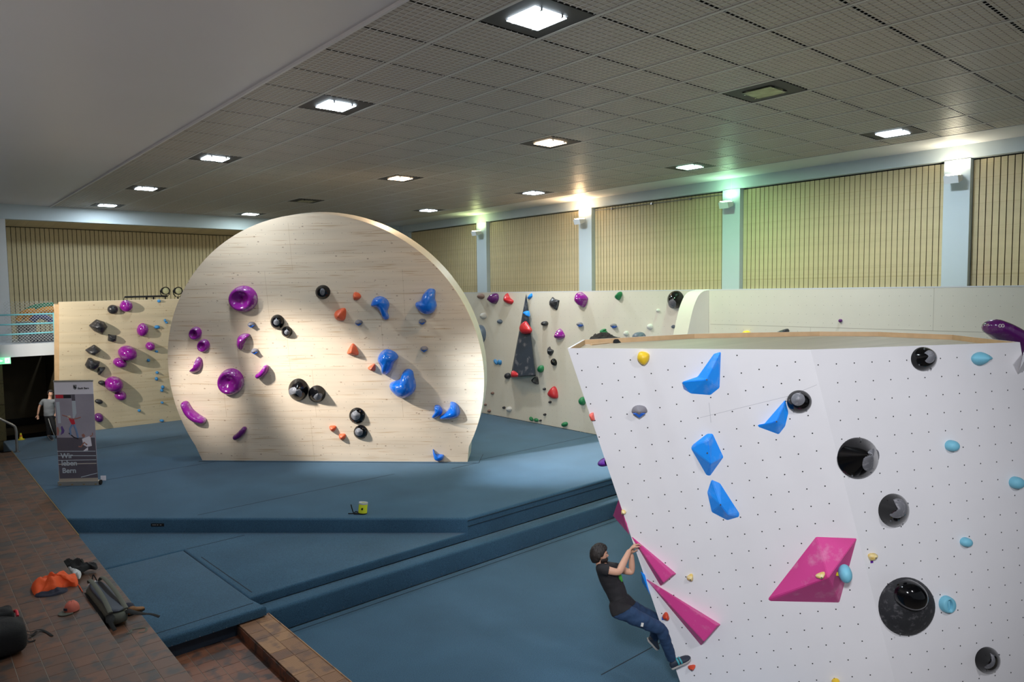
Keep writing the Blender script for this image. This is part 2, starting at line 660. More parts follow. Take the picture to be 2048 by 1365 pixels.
def tile_mesh(wd):
    mb = MB()
    mb.box((0.022, 0.018, 0.0), (wd - 0.022, T - 0.018, 0.004), 0)
    n = max(2, round(10 * wd / T))
    for k in range(n):                                   # ribs along the hall, bridging the joint
        x = 0.017 + (k + 0.5) * (wd - 0.034) / n
        mb.box((x - 0.004, 0.0, -0.004), (x + 0.004, T, 0.002), 1)
    for k in range(10):                                  # dark slots across
        y = 0.014 + (k + 0.5) * (T - 0.028) / 10
        mb.box((0.03, y - 0.005, -0.001), (wd - 0.03, y + 0.005, 0.002), 2)
    return mb


lamp_cells = {}
for ci, i in enumerate((0, 5, 10)):
    for cj, j in enumerate((-11, -5, 0, 5, 11, 17, 22)):
        lamp_cells[(i, j)] = 1
TM = [M['tile_plate'], M['rib'], M['tile_dark']]
full = tile_mesh(T).build('ceiling_tile', TM, ceiling, smooth=False)
half = tile_mesh(0.75 * T).build('ceiling_tile', TM, ceiling, smooth=False)
cells = []
for i in range(-1, 12):
    for j in range(-6, 24):
        if (i, j) in lamp_cells:
            continue
        y = TY(j)
        x = TX(i)
        if y < 1.5 and x < 9 - 0 and y < 0.4:
            continue
        cells.append(((x ** 2 + y ** 2), i, j))
cells.sort()
first = {}
seen = 0
rest = MB()
for d, i, j in cells:
    loc = (TX(i), TY(j), ZC)
    key = i == 11
    src = half if key else full
    front = (Vector(loc) - CAM)
    depth = front.dot(Vector(RW[2]))
    xx = 1024 + F * front.dot(Vector(RW[0])) / max(depth, 0.1)
    yy = 682 + F * front.dot(Vector(RW[1])) / max(depth, 0.1)
    inview = depth > 1 and -150 < xx < 2250 and -160 < yy < 700
    if inview and seen < 296:
        seen += 1
        if key not in first:
            first[key] = 1
            src.location = loc
        else:
            piece(src, ceiling, loc)
    else:
        t = tile_mesh((0.75 if key else 1) * T)
        rest.add([p + Vector(loc) for p in t.v], t.f)
        rest.m[-len(t.f):] = t.m
tag(rest.build('ceiling_tile_rest', TM, ceiling, smooth=False), kind='stuff')
for k, i in enumerate(list(range(0, 12))):
    mb = MB()
    mb.box((-0.022, -6, -0.008), (0.022, 28.15, 0.004))
    mb.build('ceiling_rail', M['rail'], ceiling, Matrix.Translation((TX(i), 0, ZC)), smooth=False)

# ceiling lamps
COOL, WARM, GREENISH, DAY = (0.80, 0.92, 1.0), (1.0, 0.72, 0.45), (0.62, 1.0, 0.80), (0.86, 1.0, 0.96)
lamp_info = {(0, 0): ('C', 'nearest square ceiling lamp, large and bright white, top of the photo'),
             (0, 5): ('C', 'second white ceiling lamp of the left row, beside the plaster ceiling'),
             (0, 11): ('C', 'third white ceiling lamp of the left row, above the left side of the round wall'),
             (0, 17): ('C', 'fourth white ceiling lamp of the left row, small and far'),
             (0, 22): ('C', 'farthest white ceiling lamp of the left row, by the pale blue back beam'),
             (5, 0): ('O', 'unlit ceiling lamp with a wavy glass pane in the middle of the near ceiling'),
             (5, 5): ('W', 'warm yellow ceiling lamp in the middle row, the nearer of the two warm ones'),
             (5, 11): ('W', 'warm yellow ceiling lamp in the middle row, the farther of the two warm ones'),
             (5, 17): ('O', 'unlit far ceiling lamp just above the round wall'),
             (5, 22): ('D', 'farthest lit ceiling lamp of the middle row, left of the top of the round wall'),
             (10, 0): ('C', 'bright bluish white ceiling lamp at the right, near the pillar wall'),
             (10, 5): ('G', 'green tinted ceiling lamp near the pillar wall'),
             (10, 11): ('C', 'bluish white ceiling lamp near the pillar wall, left of the green tinted one'),
             (10, 17): ('C', 'farthest ceiling lamp near the pillar wall, right of the round wall top')}
LM = {'C': emit('lamp_cool', COOL, 11), 'W': emit('lamp_warm', WARM, 9), 'G': emit('lamp_green', GREENISH, 8), 'D': emit('lamp_day', DAY, 9)}
off_m = mat('lamp_off_glass', (150, 158, 138), 0.15, var=0.5, scale=5)
for (i, j), (k, lab) in lamp_info.items():
    t = thing('ceiling_lamp', lab, 'ceiling lamp', (TX(i), TY(j), ZC), 'square ceiling lamps in three rows')
    mb = MB()
    a, b = 0.02, T - 0.02
    c0, c1 = 0.23, 0.72
    for lo, hi in (((a, a), (b, c0)), ((a, c1), (b, b)), ((a, c0), (c0, c1)), ((c1, c0), (b, c1))):
        mb.box((lo[0], lo[1], 0), (hi[0], hi[1], 0.012))
    mb.build('mounting_plate', M['fixture'], t, smooth=False)
    mb = MB()
    mb.box((c0 + 0.01, c0 + 0.01, -0.022), (c1 - 0.01, c1 - 0.01, -0.014))
    mb.build('glass_pane', LM[k] if k != 'O' else off_m, t, smooth=False)
    mb = MB()
    mb.box((c0, c0, 0.015), (c1, c1, 0.05))
    mb.build('reflector', M['alu'] if k == 'O' else M['white'], t, smooth=False)
    for x in (c0 + 0.09, c1 - 0.09):
        for y in (c0 + 0.006, c1 - 0.006):
            mb = MB()
            mb.box((x - 0.013, y - 0.013, -0.03), (x + 0.013, y + 0.013, 0.02))
            mb.build('clip', M['clip'], t, smooth=False)
    if k != 'O':
        d = bpy.data.lights.new('lamp_light', 'AREA')
        d.energy = {'C': 110, 'W': 100, 'G': 110, 'D': 70}[k] * (0.7 if j > 15 else 1)
        d.size = 0.42
        d.color = {'C': COOL, 'W': WARM, 'G': (0.45, 1.0, 0.55), 'D': DAY}[k]
        lo = bpy.data.objects.new('lamp_light', d)
        C.objects.link(lo)
        lo.parent = t
        lo.location = (T / 2, T / 2, -0.035)

# ------------------------------------------------------------------ right wall: beam, pillars, slatted panels
XW, XS = 17.55, 17.73
mb = MB()
mb.box((XS + 0.04, -6, -1.2), (XS + 0.2, 28.2, ZC))
wall_r = tag(mb.build('wall_right', M['black'], smooth=False), 'long side wall with pale blue pillars and slatted panels', kind='structure')
mb = MB()
mb.box((XW, -6, 7.03), (XS + 0.1, 28.2, ZC + 0.02))
mb.build('beam', M['pillar'], wall_r, smooth=False)
mb = MB()
mb.box((16.275, -6, ZC - 0.004), (XW + 0.02, 28.2, ZC + 0.1))
mb.build('soffit', M['white'], wall_r, smooth=False)
pillars = [(-0.2, 0.36), (5.41, 5.92), (10.91, 11.45), (16.37, 16.95), (21.89, 22.5), (27.43, 28.2)]
for a, b in pillars:
    mb = MB()
    mb.box((XW, a, -1.2), (XS + 0.1, b, 7.04))
    mb.build('pillar', M['pillar'], wall_r, smooth=False)
    mb = MB()
    mb.box((XW - 0.006, (a + b) / 2 - 0.008, 6.55), (XW, (a + b) / 2 + 0.008, ZC - 0.01))
    mb.build('cable_duct', M['white'], wall_r, smooth=False)
src = None
for (a, b), (c, d) in zip(pillars[:-1], pillars[1:]):
    n = round((c - b) / 0.125)
    for k in range(n):
        y = b + (k + 0.5) * (c - b) / n
        if src is None:
            mb = MB()
            mb.box((-0.012, -0.054, 3.0), (0.012, 0.054, 7.0))
            src = mb.build('slat', M['slat'], wall_r, Matrix.Translation((XS, y, 0)), smooth=False)
        else:
            piece(src, wall_r, (XS, y, 0))
mb = MB()
mb.tube([(XS - 0.06, 11.5, 6.93), (XS - 0.06, 16.3, 6.93)], 0.012, 6)
for y in (12.6, 14.0, 15.6):
    mb.box((XS - 0.08, y - 0.03, 6.9), (XS, y + 0.03, 6.96))
mb.build('curtain_rail', M['steel'], wall_r, smooth=False)

# uplights on the pillars
for (yc, col, en, lab) in ((5.66, (1.0, 0.86, 0.62), 15, 'white wall uplight on the right pillar with yellowish light above it'),
                           (11.18, (0.5, 1.0, 0.55), 12, 'white wall uplight on the pillar lit green'),
                           (16.68, (1.0, 0.66, 0.36), 60, 'white wall uplight on the pillar lit bright warm orange white'),
                           (22.2, (0.86, 1.0, 0.42), 14, 'white wall uplight on the far pillar lit yellow green')):
    t = thing('wall_uplight', lab, 'wall lamp', (XW, yc, 6.62), 'uplights on the pillars')
    mb = MB()
    ms = [(-0.42, -0.10), (-0.36, 0.04), (-0.06, 0.04), (-0.06, -0.06), (-0.30, -0.12)]
    hw = 0.14
    vs = [Vector((x, s * hw, z)) for s in (-1, 1) for x, z in ((-0.40, 0.03), (-0.10, 0.06), (-0.10, -0.05), (-0.34, -0.13))]
    mb.add(vs, [(0, 1, 2, 3), (7, 6, 5, 4), (0, 4, 5, 1), (1, 5, 6, 2), (2, 6, 7, 3), (3, 7, 4, 0)])
    mb.build('housing', M['white'], t, smooth=False)
    mb = MB()
    mb.box((-0.12, -0.03, -0.04), (0.0, 0.03, 0.02))
    mb.tube([(-0.12, 0.1, 0.0), (-0.04, 0.17, 0.02), (0.0, 0.12, 0.0)], 0.008, 6)
    mb.build('bracket', M['white'], t, smooth=False)
    mb = MB()
    mb.box((-0.37, -0.11, 0.052), (-0.13, 0.11, 0.066), M=Matrix.Rotation(0.0, 4, 'Y'))
    mb.build('lens', emit('uplight_lens', col, 14), t, smooth=False)
    d = bpy.data.lights.new('uplight', 'AREA')
    d.shape = 'RECTANGLE'
    d.size, d.size_y = 0.22, 0.2
    d.energy = en
    d.color = col
    lo = bpy.data.objects.new('uplight', d)
    C.objects.link(lo)
    lo.parent = t
    lo.location = (-0.25, 0, 0.08)
    lo.rotation_euler = (PI, math.radians(-18), 0)

# ------------------------------------------------------------------ back wall
YB = 28.15
mb = MB()
mb.box((-9, 30.04, -1.2), (17.8, 30.2, ZC))
wall_b = tag(mb.build('wall_back', M['black'], smooth=False), 'far end wall clad in upright wooden slats', kind='structure')
mb = MB()
mb.box((-9, YB, 6.84), (17.6, YB + 0.3, ZC + 0.1))
mb.build('beam', M['pillar'], wall_b, smooth=False)
src = None
for k in range(13):                                           # slatted soffit behind the beam
    y = YB + 0.37 + k * 0.128
    mb = MB()
    if src is None:
        mb.box((2.8, -0.055, 0), (17.5, 0.055, 0.02))
        src = mb.build('soffit_slat', M['slat'], wall_b, Matrix.Translation((0, y, 6.84 - k * 0.007)), smooth=False)
    else:
        piece(src, wall_b, (0, y, 6.84 - k * 0.007))
src = None
for k in range(103):
    x = 3.02 + k * 0.14
    if src is None:
        mb = MB()
        mb.box((-0.061, -0.012, 2.55), (0.061, 0.012, 6.73))
        src = mb.build('slat', M['slat'], wall_b, Matrix.Translation((x, 30, 0)), smooth=False)
    else:
        piece(src, wall_b, (x, 30, 0))
mb = MB()
mb.box((1.4, 27.75, 2.62), (2.86, YB - 0.002, 6.80))
tag(mb.build('trim_1', M['white'], smooth=False), 'white column at the left end of the slatted back wall', kind='structure')

# ------------------------------------------------------------------ left gallery and the dark passage under it
mb = MB()
mb.box((-3, 26.4, 2.52), (3.86, 30.0, 2.90))
gal = tag(mb.build('trim_2', M['white'], smooth=False), 'white balcony slab at the left above the dark passage', kind='structure')
mb = MB()
mb.box((-3, 26.5, -0.3), (2.42, 26.62, 2.52))
wl = tag(mb.build('wall_left', M['darkwood'], smooth=False), 'olive wooden panelling beside the dark passage', kind='structure')
for k, (z0, z1) in enumerate(((0.0, 1.08), (1.1, 1.72), (1.74, 2.5))):
    mb = MB()
    mb.box((1.2, 26.46, z0), (2.44, 26.5, z1))
    mb.build('panel', M['darkwood'], wl, smooth=False)
for z in (1.75, 1.86):
    mb = MB()
    mb.box((1.5, 26.44, z), (2.16, 26.46, z + 0.045))
    mb.build('vent_slot', M['brown_dark'], wl, smooth=False)
mb = MB()
mb.box((2.2, 29.2, -0.3), (4.4, 29.3, 2.52))
mb.box((3.9, 26.9, -0.3), (4.0, 29.3, 2.52))
tag(mb.build('door_1', M['brown_dark'], smooth=False), 'dark brown timber doors at the end of the passage', kind='structure')
mb = MB()
mb.box((2.42, 29.1, 0.0), (3.9, 29.2, 0.25))
tag(mb.build('baseboard_back', M['black'], smooth=False), 'dark plinth below the passage doors', kind='structure')

rt = thing('gallery_railing', 'turquoise metal railing with net on the white balcony', 'railing', (0, 26.4, 2.9))
for z in (0.03 + 0.02, 0.43, 0.78 - 0.02):
    pass
for y_px0, y_px1 in ((631, 627.5), (650.5, 646), (671, 664.5)):
    mb = MB()
    p, q = ony(-60, y_px0 + (y_px0 - y_px1) * 0.5, 26.34), ony(111, y_px1, 26.34)
    mb.tube([p, q], 0.024, 8)
    mb.build('rail', M['turq'], rt, W0)
mb = MB()
p, q = ony(107, 626, 26.2), ony(111, 706, 26.2)
mb.box((-0.05, -0.02, 0), (0.05, 0.02, (p - q).length), M=Matrix.Translation(q) @ (p - q).to_track_quat('Z', 'Y').to_matrix().to_4x4())
mb.build('post', M['turq'], rt, W0, smooth=False)
mb = MB()
p = ony(108, 610, 26.36)
mb.tube([ony(108, 609, 26.36), ony(110, 630, 26.36)], 0.02, 6)
mb.build('net_post', M['steel'], rt, W0)
mb = MB()
x0, x1, z0, z1 = 2.55, 3.82, 2.95, 4.22
n = 14
for k in range(-n, n + 1):
    for s in (1, -1):
        # diagonal cords clipped to the rectangle
        c = k * (x1 - x0) / n * 1.0
        pts = []
        for t in range(0, 41):
            x = x0 + (x1 - x0) * t / 40
            z = z0 + (x - x0 if s == 1 else x1 - x) + c
            if z0 <= z <= z1:
                pts.append((x, z))
        if len(pts) > 1:
            a, b = pts[0], pts[-1]
            mb.tube([(a[0], 26.37, a[1]), (b[0], 26.37, b[1])], 0.0035, 4, cap=False)
tag(mb.build('net', M['net'], rt, W0, smooth=False), kind='stuff')

# things stored on the balcony
def arc_tube(name, px, rad, m, label, Y):
    mb = MB()
    pts = [ony(x, y, Y) for x, y in px]
    mb.tube(spline(pts, 14, False), rad, 8)
    o = mb.build(name, M[m])
    return tag(o, label, 'foam tube', 'play tubes behind the balcony net')


arc_tube('foam_tube', [(47, 640), (52, 625), (66, 617), (84, 613), (107, 611)], 0.10, 'foam_green', 'green curved tube highest behind the balcony net', 28.2)
arc_tube('foam_tube', [(60, 642), (66, 630), (78, 622), (92, 618)], 0.09, 'foam_green', 'shorter green curved tube under the highest one behind the net', 27.9)
arc_tube('foam_tube', [(36, 642), (43, 631), (54, 624), (70, 622)], 0.09, 'foam_orange', 'leftmost orange curved tube behind the balcony net', 27.7)
arc_tube('foam_tube', [(52, 642), (54, 634), (60, 628), (66, 625)], 0.07, 'foam_orange', 'short orange tube in the middle of the tubes behind the net', 27.5)
arc_tube('foam_tube', [(60, 643), (70, 630), (85, 622), (109, 619)], 0.11, 'foam_orange', 'long orange curved tube reaching the right post of the net', 27.6)
arc_tube('foam_tube', [(64, 643), (76, 633), (92, 636), (106, 645)], 0.09, 'foam_navy', 'navy curved tube lowest behind the balcony net', 27.3)


def storage_box(name, px0, px1, Y, d, m, label):
    a, b = ony(*px0, Y), ony(*px1, Y)
    t = thing(name, label, 'box', (a.x, Y, 2.9))
    wx = b.x - a.x
    h = a.z - 2.9
    mb = MB()
    mb.box((0, 0, 0.0), (wx, d, h * 0.82))
    mb.build('body', M[m], t, smooth=False)
    mb = MB()
    mb.box((-0.02, -0.02, h * 0.82), (wx + 0.02, d + 0.02, h))
    mb.build('lid', M[m], t, smooth=False)
    mb = MB()
    mb.box((wx * 0.4, -0.015, h * 0.55), (wx * 0.6, 0.0, h * 0.63))
    mb.build('handle', M['black'], t, smooth=False)


storage_box('storage_box', (38, 645), (72, 645), 28.4, 0.5, 'box_grey', 'grey storage box behind the balcony net')
storage_box('storage_crate', (63, 670), (111, 670), 27.0, 0.4, 'crate', 'dark slatted crate low behind the balcony railing')

t = thing('exit_sign', 'lit green exit sign hanging under the white balcony', 'sign', tuple(ony(9, 722, 26.3)))
mb = MB()
mb.box((-0.34, 0, -0.1), (0.155, 0.03, 0.1))
mb.build('panel', M['green_sign'], t, smooth=False)
mb = MB()
mb.box((0.01, -0.004, -0.075), (0.125, 0.0, 0.075))
mb.build('pictogram_field', M['sign_white'], t, smooth=False)
mb = MB()
for q in (((0.075, 0.04), 0.013), ):
    mb.lathe([(0.012, 0), (0.012, 0.004)], 10, M=Matrix.Translation((0.085, -0.0045, 0.045)) @ Matrix.Rotation(PI / 2, 4, 'X'))
for a, b in (((0.08, 0.03), (0.06, -0.01)), ((0.06, -0.01), (0.09, -0.035)), ((0.06, -0.01), (0.035, -0.05)), ((0.078, 0.022), (0.1, 0.0)), ((0.075, 0.022), (0.045, 0.02))):
    mb.tube([(a[0], -0.006, a[1]), (b[0], -0.006, b[1])], 0.007, 5)
mb.build('running_figure', M['green_sign'], t, smooth=False)
mb = MB()
mb.add([(-0.1, -0.004, 0.03), (-0.1, -0.004, -0.03), (-0.03, -0.004, 0)], [(0, 1, 2)])
mb.box((-0.22, -0.004, -0.012), (-0.1, -0.001, 0.012))
mb.build('arrow', M['sign_white'], t, smooth=False)
mb = MB()
mb.box((-0.12, 0.01, 0.1), (-0.1, 0.02, 0.3))
mb.build('hanger', M['white'], t, smooth=False)

t = thing('handrail', 'bent steel handrail standing on the left edge of the mats', 'handrail', (2.47, 24.2, 0))
mb = MB()
pts = [ony(-40, 818, 24.2), ony(0, 838.5, 24.2), ony(24, 850, 24.2), ony(30, 855, 24.2), ony(32.5, 864, 24.2), ony(34.5, 905, 24.2)]
pts[-1].z = 0.0
mb.tube(spline(pts[:5], 14, False) + [pts[-1]], 0.035, 10)
mb.build('rail', M['steel'], t, W0)
mb = MB()
mb.lathe([(0.07, 0), (0.07, 0.015), (0.04, 0.02)], 14, M=Matrix.Translation((pts[-1].x, 24.2, 0)))
mb.build('foot_plate', M['steel'], t, W0)

# wet-floor cone and chair behind the person
t = thing('small_cone', 'small yellow item on the floor by the passage door', 'cone', tuple(onz(42, 880, 0.0)))
mb = MB()
mb.lathe([(0.10, 0.0), (0.10, 0.02), (0.05, 0.03), (0.02, 0.2)], 12)
mb.build('cone_body', M['tape_yellow'], t)
mb = MB()
mb.lathe([(0.04, 0.1), (0.034, 0.14)], 12)
mb.build('band', M['orange'], t)

# ------------------------------------------------------------------ floors, steps and tiles at the left
mb = MB()
mb.box((-9, -6, -1.3), (17.8, 30.2, -1.2))
floor = tag(mb.build('floor', M['grout'], smooth=False), 'floor slab under everything', kind='structure')


def tile_field(name, label, z, x0, x1, y0, y1, tx, ty, m, base_z, keep=280, stagger=0.5, inset=0.004, seedv=1, only=None, edge=None):
    rnd = random.Random(seedv)
    mb = MB()
    mb.box((x0, y0, base_z), (x1, y1, z - 0.003))
    f = tag(mb.build(name, M['grout'], smooth=False), label, kind='structure')
    cs = []
    nx = max(1, round((x1 - x0) / tx))
    tx = (x1 - x0) / nx
    iy = 0.0013
    for i in range(nx):
        y = y0 - rnd.random() * ty * stagger
        while y < y1:
            a, b = max(y, y0), min(y + ty, y1)
            if b - a > 0.03:
                c = Vector((x0 + (i + 0.5) * tx, (a + b) / 2, z))
                cs.append(((c - CAM).length, c, b - a))
            y += ty
    cs.sort(key=lambda q: q[0])
    vis = []
    for d, c, l in cs:
        p = c - CAM
        D = p.dot(Vector(RW[2]))
        if D > 0.5:
            xx = 1024 + F * p.dot(Vector(RW[0])) / D
            yy = 682 + F * p.dot(Vector(RW[1])) / D
            if -60 < xx < 2100 and yy < 1440:
                vis.append((d, c, l))
    base = None
    rest = MB()
    near = vis[:keep]
    ids = set(id(q) for q in near)
    for q in near:
        d, c, l = q
        if abs(l - ty) < 1e-4:
            if base is None:
                mb = MB()
                mb.prism([(-tx / 2 + inset, -ty / 2 + iy), (tx / 2 - inset, -ty / 2 + iy), (tx / 2 - inset, ty / 2 - iy), (-tx / 2 + inset, ty / 2 - iy)], -0.02, 0, bev=0.0012)
                base = mb.build('floor_tile', M[m], f, Matrix.Translation(c), smooth=False)
            else:
                piece(base, f, c + Vector((0, 0, rnd.uniform(-0.0015, 0.0015))), Matrix.Rotation(PI if rnd.random() > .5 else 0, 4, 'Z'))
        else:
            mb = MB()
            mb.box((-tx / 2 + inset, -l / 2 + inset, -0.02), (tx / 2 - inset, l / 2 - inset, 0))
            mb.build('floor_tile', M[m], f, Matrix.Translation(c), smooth=False)
    for q in cs:
        if id(q) not in ids and q in vis:
            d, c, l = q
            rest.box((c.x - tx / 2 + inset, c.y - l / 2 + inset, z - 0.02), (c.x + tx / 2 - inset, c.y + l / 2 - inset, z))
    if rest.v:
        tag(rest.build('floor_tile_rest', M[m], f, smooth=False), kind='stuff')
    return f


tread = tile_field('floor', 'lower terracotta tread along the blue mats', 0.03, 1.83, 2.33, 6.6, 24.3, 0.25, 0.245, 'terra', -1.2, keep=170, seedv=3)
mb = MB()
mb.box((2.33, 14.75, -0.02), (2.345, 24.3, 0.036))
mb.build('edge_strip', M['brass'], tread, smooth=False)
tile_field('floor', 'wide terracotta terrace with bags and clothes on it', 0.18, 0.33, 1.83, 6.4, 26.4, 0.25, 0.245, 'terra', -1.2, keep=280, seedv=4)
tile_field('floor', 'sunken terracotta floor beside the low tiled wall', -0.62, 2.33, 3.56, 6.6, 10.35, 0.245, 0.245, 'terra_red', -1.2, keep=200, seedv=5, stagger=1.0)
for k in range(5):  # unseen stand steps, added to block low light from the left
    mb = MB()
    mb.box((-1.1 - k * 0.9, -6, -1.2), (-0.2 - k * 0.9 + (0.53 if k == 0 else 0), 26.4, 0.62 + 0.42 * k))
    tag(mb.build('trim_%d' % (3 + k), M['grout'], smooth=False), 'rising stand step left of the terrace, unseen, added to block light', kind='structure')
mb = MB()
mb.box((-5.6, -8, -1.2), (-5.4, 30, ZC))  # unseen wall, added to keep out light from the open left side
tag(mb.build('wall_left', M['plaster'], smooth=False), 'unseen plastered wall behind the stand, added to block light', kind='structure')
# low wall with ribbed tiles
lw = thing('low_wall', 'low wall capped with two rows of brown ribbed tiles between terracotta floor and blue mat', 'wall', (3.56, 6.6, -1.2))
mb = MB()
mb.box((3.57, 6.6, -1.2), (4.02, 10.38, -0.46))
mb.build('core', M['grout'], lw, W0, smooth=False)
capsrc = {}
for row in range(2):
    y = 10.38
    k = row
    while y > 6.7:
        L_ = 0.49 if k % 2 == 0 else 0.245
        k += 1
        key = L_
        c = Vector((3.56 + 0.1175 + row * 0.235, y - L_ / 2, -0.45))
        y -= L_
        if key not in capsrc:
            mb = MB()
            hx, hy = 0.115, L_ / 2 - 0.003
            mb.box((-hx, -hy, -0.014), (hx, hy, -0.002))
            nr = round(L_ / 0.0245)
            for q in range(nr):
                yy = -hy + (q + 0.5) * 2 * hy / nr
                mb.box((-hx, yy - 0.0095, -0.003), (hx, yy + 0.0095, -0.0008))
            capsrc[key] = mb.build('cap_tile', M['klinker'], lw, Matrix.Translation(c), smooth=False)
        else:
            o = capsrc[key].copy()
            C.objects.link(o)
            o.parent = lw
            o.matrix_parent_inverse = wm(lw).inverted()
            o.matrix_basis = Matrix.Translation(c)
src = None
for k in range(15):
    c = Vector((3.558, 10.255 - k * 0.25, -0.545))
    if src is None:
        mb = MB()
        mb.box((-0.006, -0.121, -0.068), (0.012, 0.121, 0.068))
        src = mb.build('side_tile', M['terra_red'], lw, Matrix.Translation(c), smooth=False)
    else:
        o = src.copy()
        C.objects.link(o)
        o.parent = lw
        o.matrix_parent_inverse = wm(lw).inverted()
        o.matrix_basis = Matrix.Translation(c)
mb = MB()
mb.tube([(4.03, 6.6, -0.452), (4.03, 10.36, -0.452)], 0.013, 6)
mb.build('edge_tile', M['klinker'], lw, W0)

# ------------------------------------------------------------------ crash mats
def crash_mat(label, poly, z0, z1, bev=0.05, seams=(), name='crash_mat', side=True):
    c = sum((Vector(p) for p in poly), Vector((0, 0))) / len(poly)
    o = thing(name, label, 'crash mat', (c.x, c.y, z0), 'blue carpeted crash mats')
    mb = MB()
    mb.prism(poly, z0, z1, bev=bev)
    mb.build('cover', M['carpet'], o, W0)
    for a, b in seams:
        a, b = Vector(a), Vector(b)
        d = (b - a).normalized()
        n = Vector((-d.y, d.x)) * 0.008
        mb = MB()
        mb.prism([a - n, b - n, b + n, a + n], z1 - 0.01, z1 + 0.002)
        mb.build('seam', M['seam'], o, W0, smooth=False)
    return o


upper = [(2.345, 26.42), (2.345, 16.2), (8.13, 10.84), (15.85, 11.12), (15.85, 26.42)]
um = crash_mat('largest blue crash mat, carrying the round wall and the banner', upper, -0.43, 0.0, 0.05,
               seams=(((4.35, 14.62), (8.9, 14.74)), ((2.4, 18.9), (6.4, 19.08)), ((2.4, 22.9), (6.6, 23.4)),
                      ((10.75, 14.45), (15.8, 14.6)), ((10.2, 14.2), (11.1, 14.25))))
mb = MB()
for t_ in (0.05, 0.16):
    mb.prism([Vector((8.13, 10.83 - 0.004)), Vector((15.8, 11.108)), Vector((15.8, 11.12)), Vector((8.13, 10.85))], -t_ - 0.006, -t_)
mb.build('side_seam', M['seam'], um, W0, smooth=False)
mb = MB()
d = Vector((-5.785, 5.36)).normalized()
mb.prism([Vector((8.13, 10.84)) - Vector((d.y, -d.x)) * -0.004, Vector((2.4, 16.15)) - Vector((d.y, -d.x)) * -0.004, Vector((2.4, 16.15)), Vector((8.13, 10.84))][::-1], -0.07, -0.062)
mb.build('side_seam', M['seam'], um, W0, smooth=False)
a_, b_ = Vector((8.13, 10.84)), Vector((2.345, 16.2))
c_ = a_.lerp(b_, 0.766)
nrm = Vector((-0.68, -0.733))
mb = MB()
mb.add([Vector((*(c_ + (b_ - a_).normalized() * s + nrm * 0.006), z)) for s, z in ((-0.13, -0.16), (0.13, -0.16), (0.13, -0.1), (-0.13, -0.1))], [(0, 1, 2, 3)])
mb.build('maker_label', M['black'], um, W0, smooth=False)
mb = MB()
for s in (-0.08, -0.02, 0.03, 0.07):
    mb.add([Vector((*(c_ + (b_ - a_).normalized() * (s + k) + nrm * 0.009), z)) for k, z in ((0, -0.135), (0.035, -0.135), (0.035, -0.122), (0, -0.122))], [(0, 1, 2, 3)])
mb.build('label_print', M['box_grey'], um, W0, smooth=False)

crash_mat('middle blue crash mat, one step below the round wall mat', [(2.345, 16.3), (2.345, 13.55), (3.79, 13.62), (3.88, 10.72), (8.3, 10.86), (8.13, 10.95)],
          -0.43, -0.285, 0.04, seams=(((3.99, 10.9), (3.90, 13.0)), ((3.83, 13.6), (4.9, 13.64))))
lm = crash_mat('left blue crash mat ending above the terracotta floor', [(2.345, 13.53), (2.345, 10.2), (3.97, 10.28), (3.90, 10.7), (3.78, 13.6)],
               -0.43, -0.285, 0.05, seams=(((2.4, 10.42), (3.86, 10.5)),))
mb = MB()
mb.prism([(2.345, 13.5), (2.345, 10.26), (3.55, 10.33), (3.55, 13.5)], -0.62, -0.43)
mb.build('base', M['vinyl'], lm, W0, smooth=False)
mb = MB()
for k in range(9):
    x = 2.45 + k * 0.185
    mb.lathe([(0.007, 0), (0.005, 0.005)], 6, M=Matrix.Translation((x, 10.2 + (x - 2.345) * 0.049 - 0.001, -0.42)) @ Matrix.Rotation(PI / 2, 4, 'X'))
tag(mb.build('snap', M['bolt'], lm, W0, smooth=False), kind='stuff')
crash_mat('narrow blue step mat between the middle mat and the sunken mat', [(3.98, 10.40), (13.2, 10.66), (13.2, 11.0), (3.98, 10.74)], -0.8, -0.43, 0.05)
mb = MB()
lo_ = crash_mat('sunken blue crash mat under the white boulder and the climber', [(4.035, 3.5), (15.85, 3.5), (15.85, 10.7), (13.2, 10.655), (4.035, 10.395)], -1.18, -0.8, 0.03,
                seams=(((4.2, 10.24), (15.5, 10.55)), ((6.9, 6.3), (15.0, 6.45))))
mb = MB()
for k in range(26):
    x = 4.3 + k * 0.33
    mb.lathe([(0.008, 0), (0.006, 0.006)], 6, M=Matrix.Translation((x, 10.40 + (x - 3.98) * 0.0282, -0.76)) @ Matrix.Rotation(PI / 2, 4, 'X'))
tag(mb.build('snap', M['bolt'], lo_, W0, smooth=False), kind='stuff')

# ------------------------------------------------------------------ climbing walls
def inside(p, poly):
    r = False
    n = len(poly)
    for i in range(n):
        a, b = poly[i], poly[(i + 1) % n]
        if (a[1] > p[1]) != (b[1] > p[1]) and p[0] < (b[0] - a[0]) * (p[1] - a[1]) / (b[1] - a[1]) + a[0]:
            r = not r
    return r


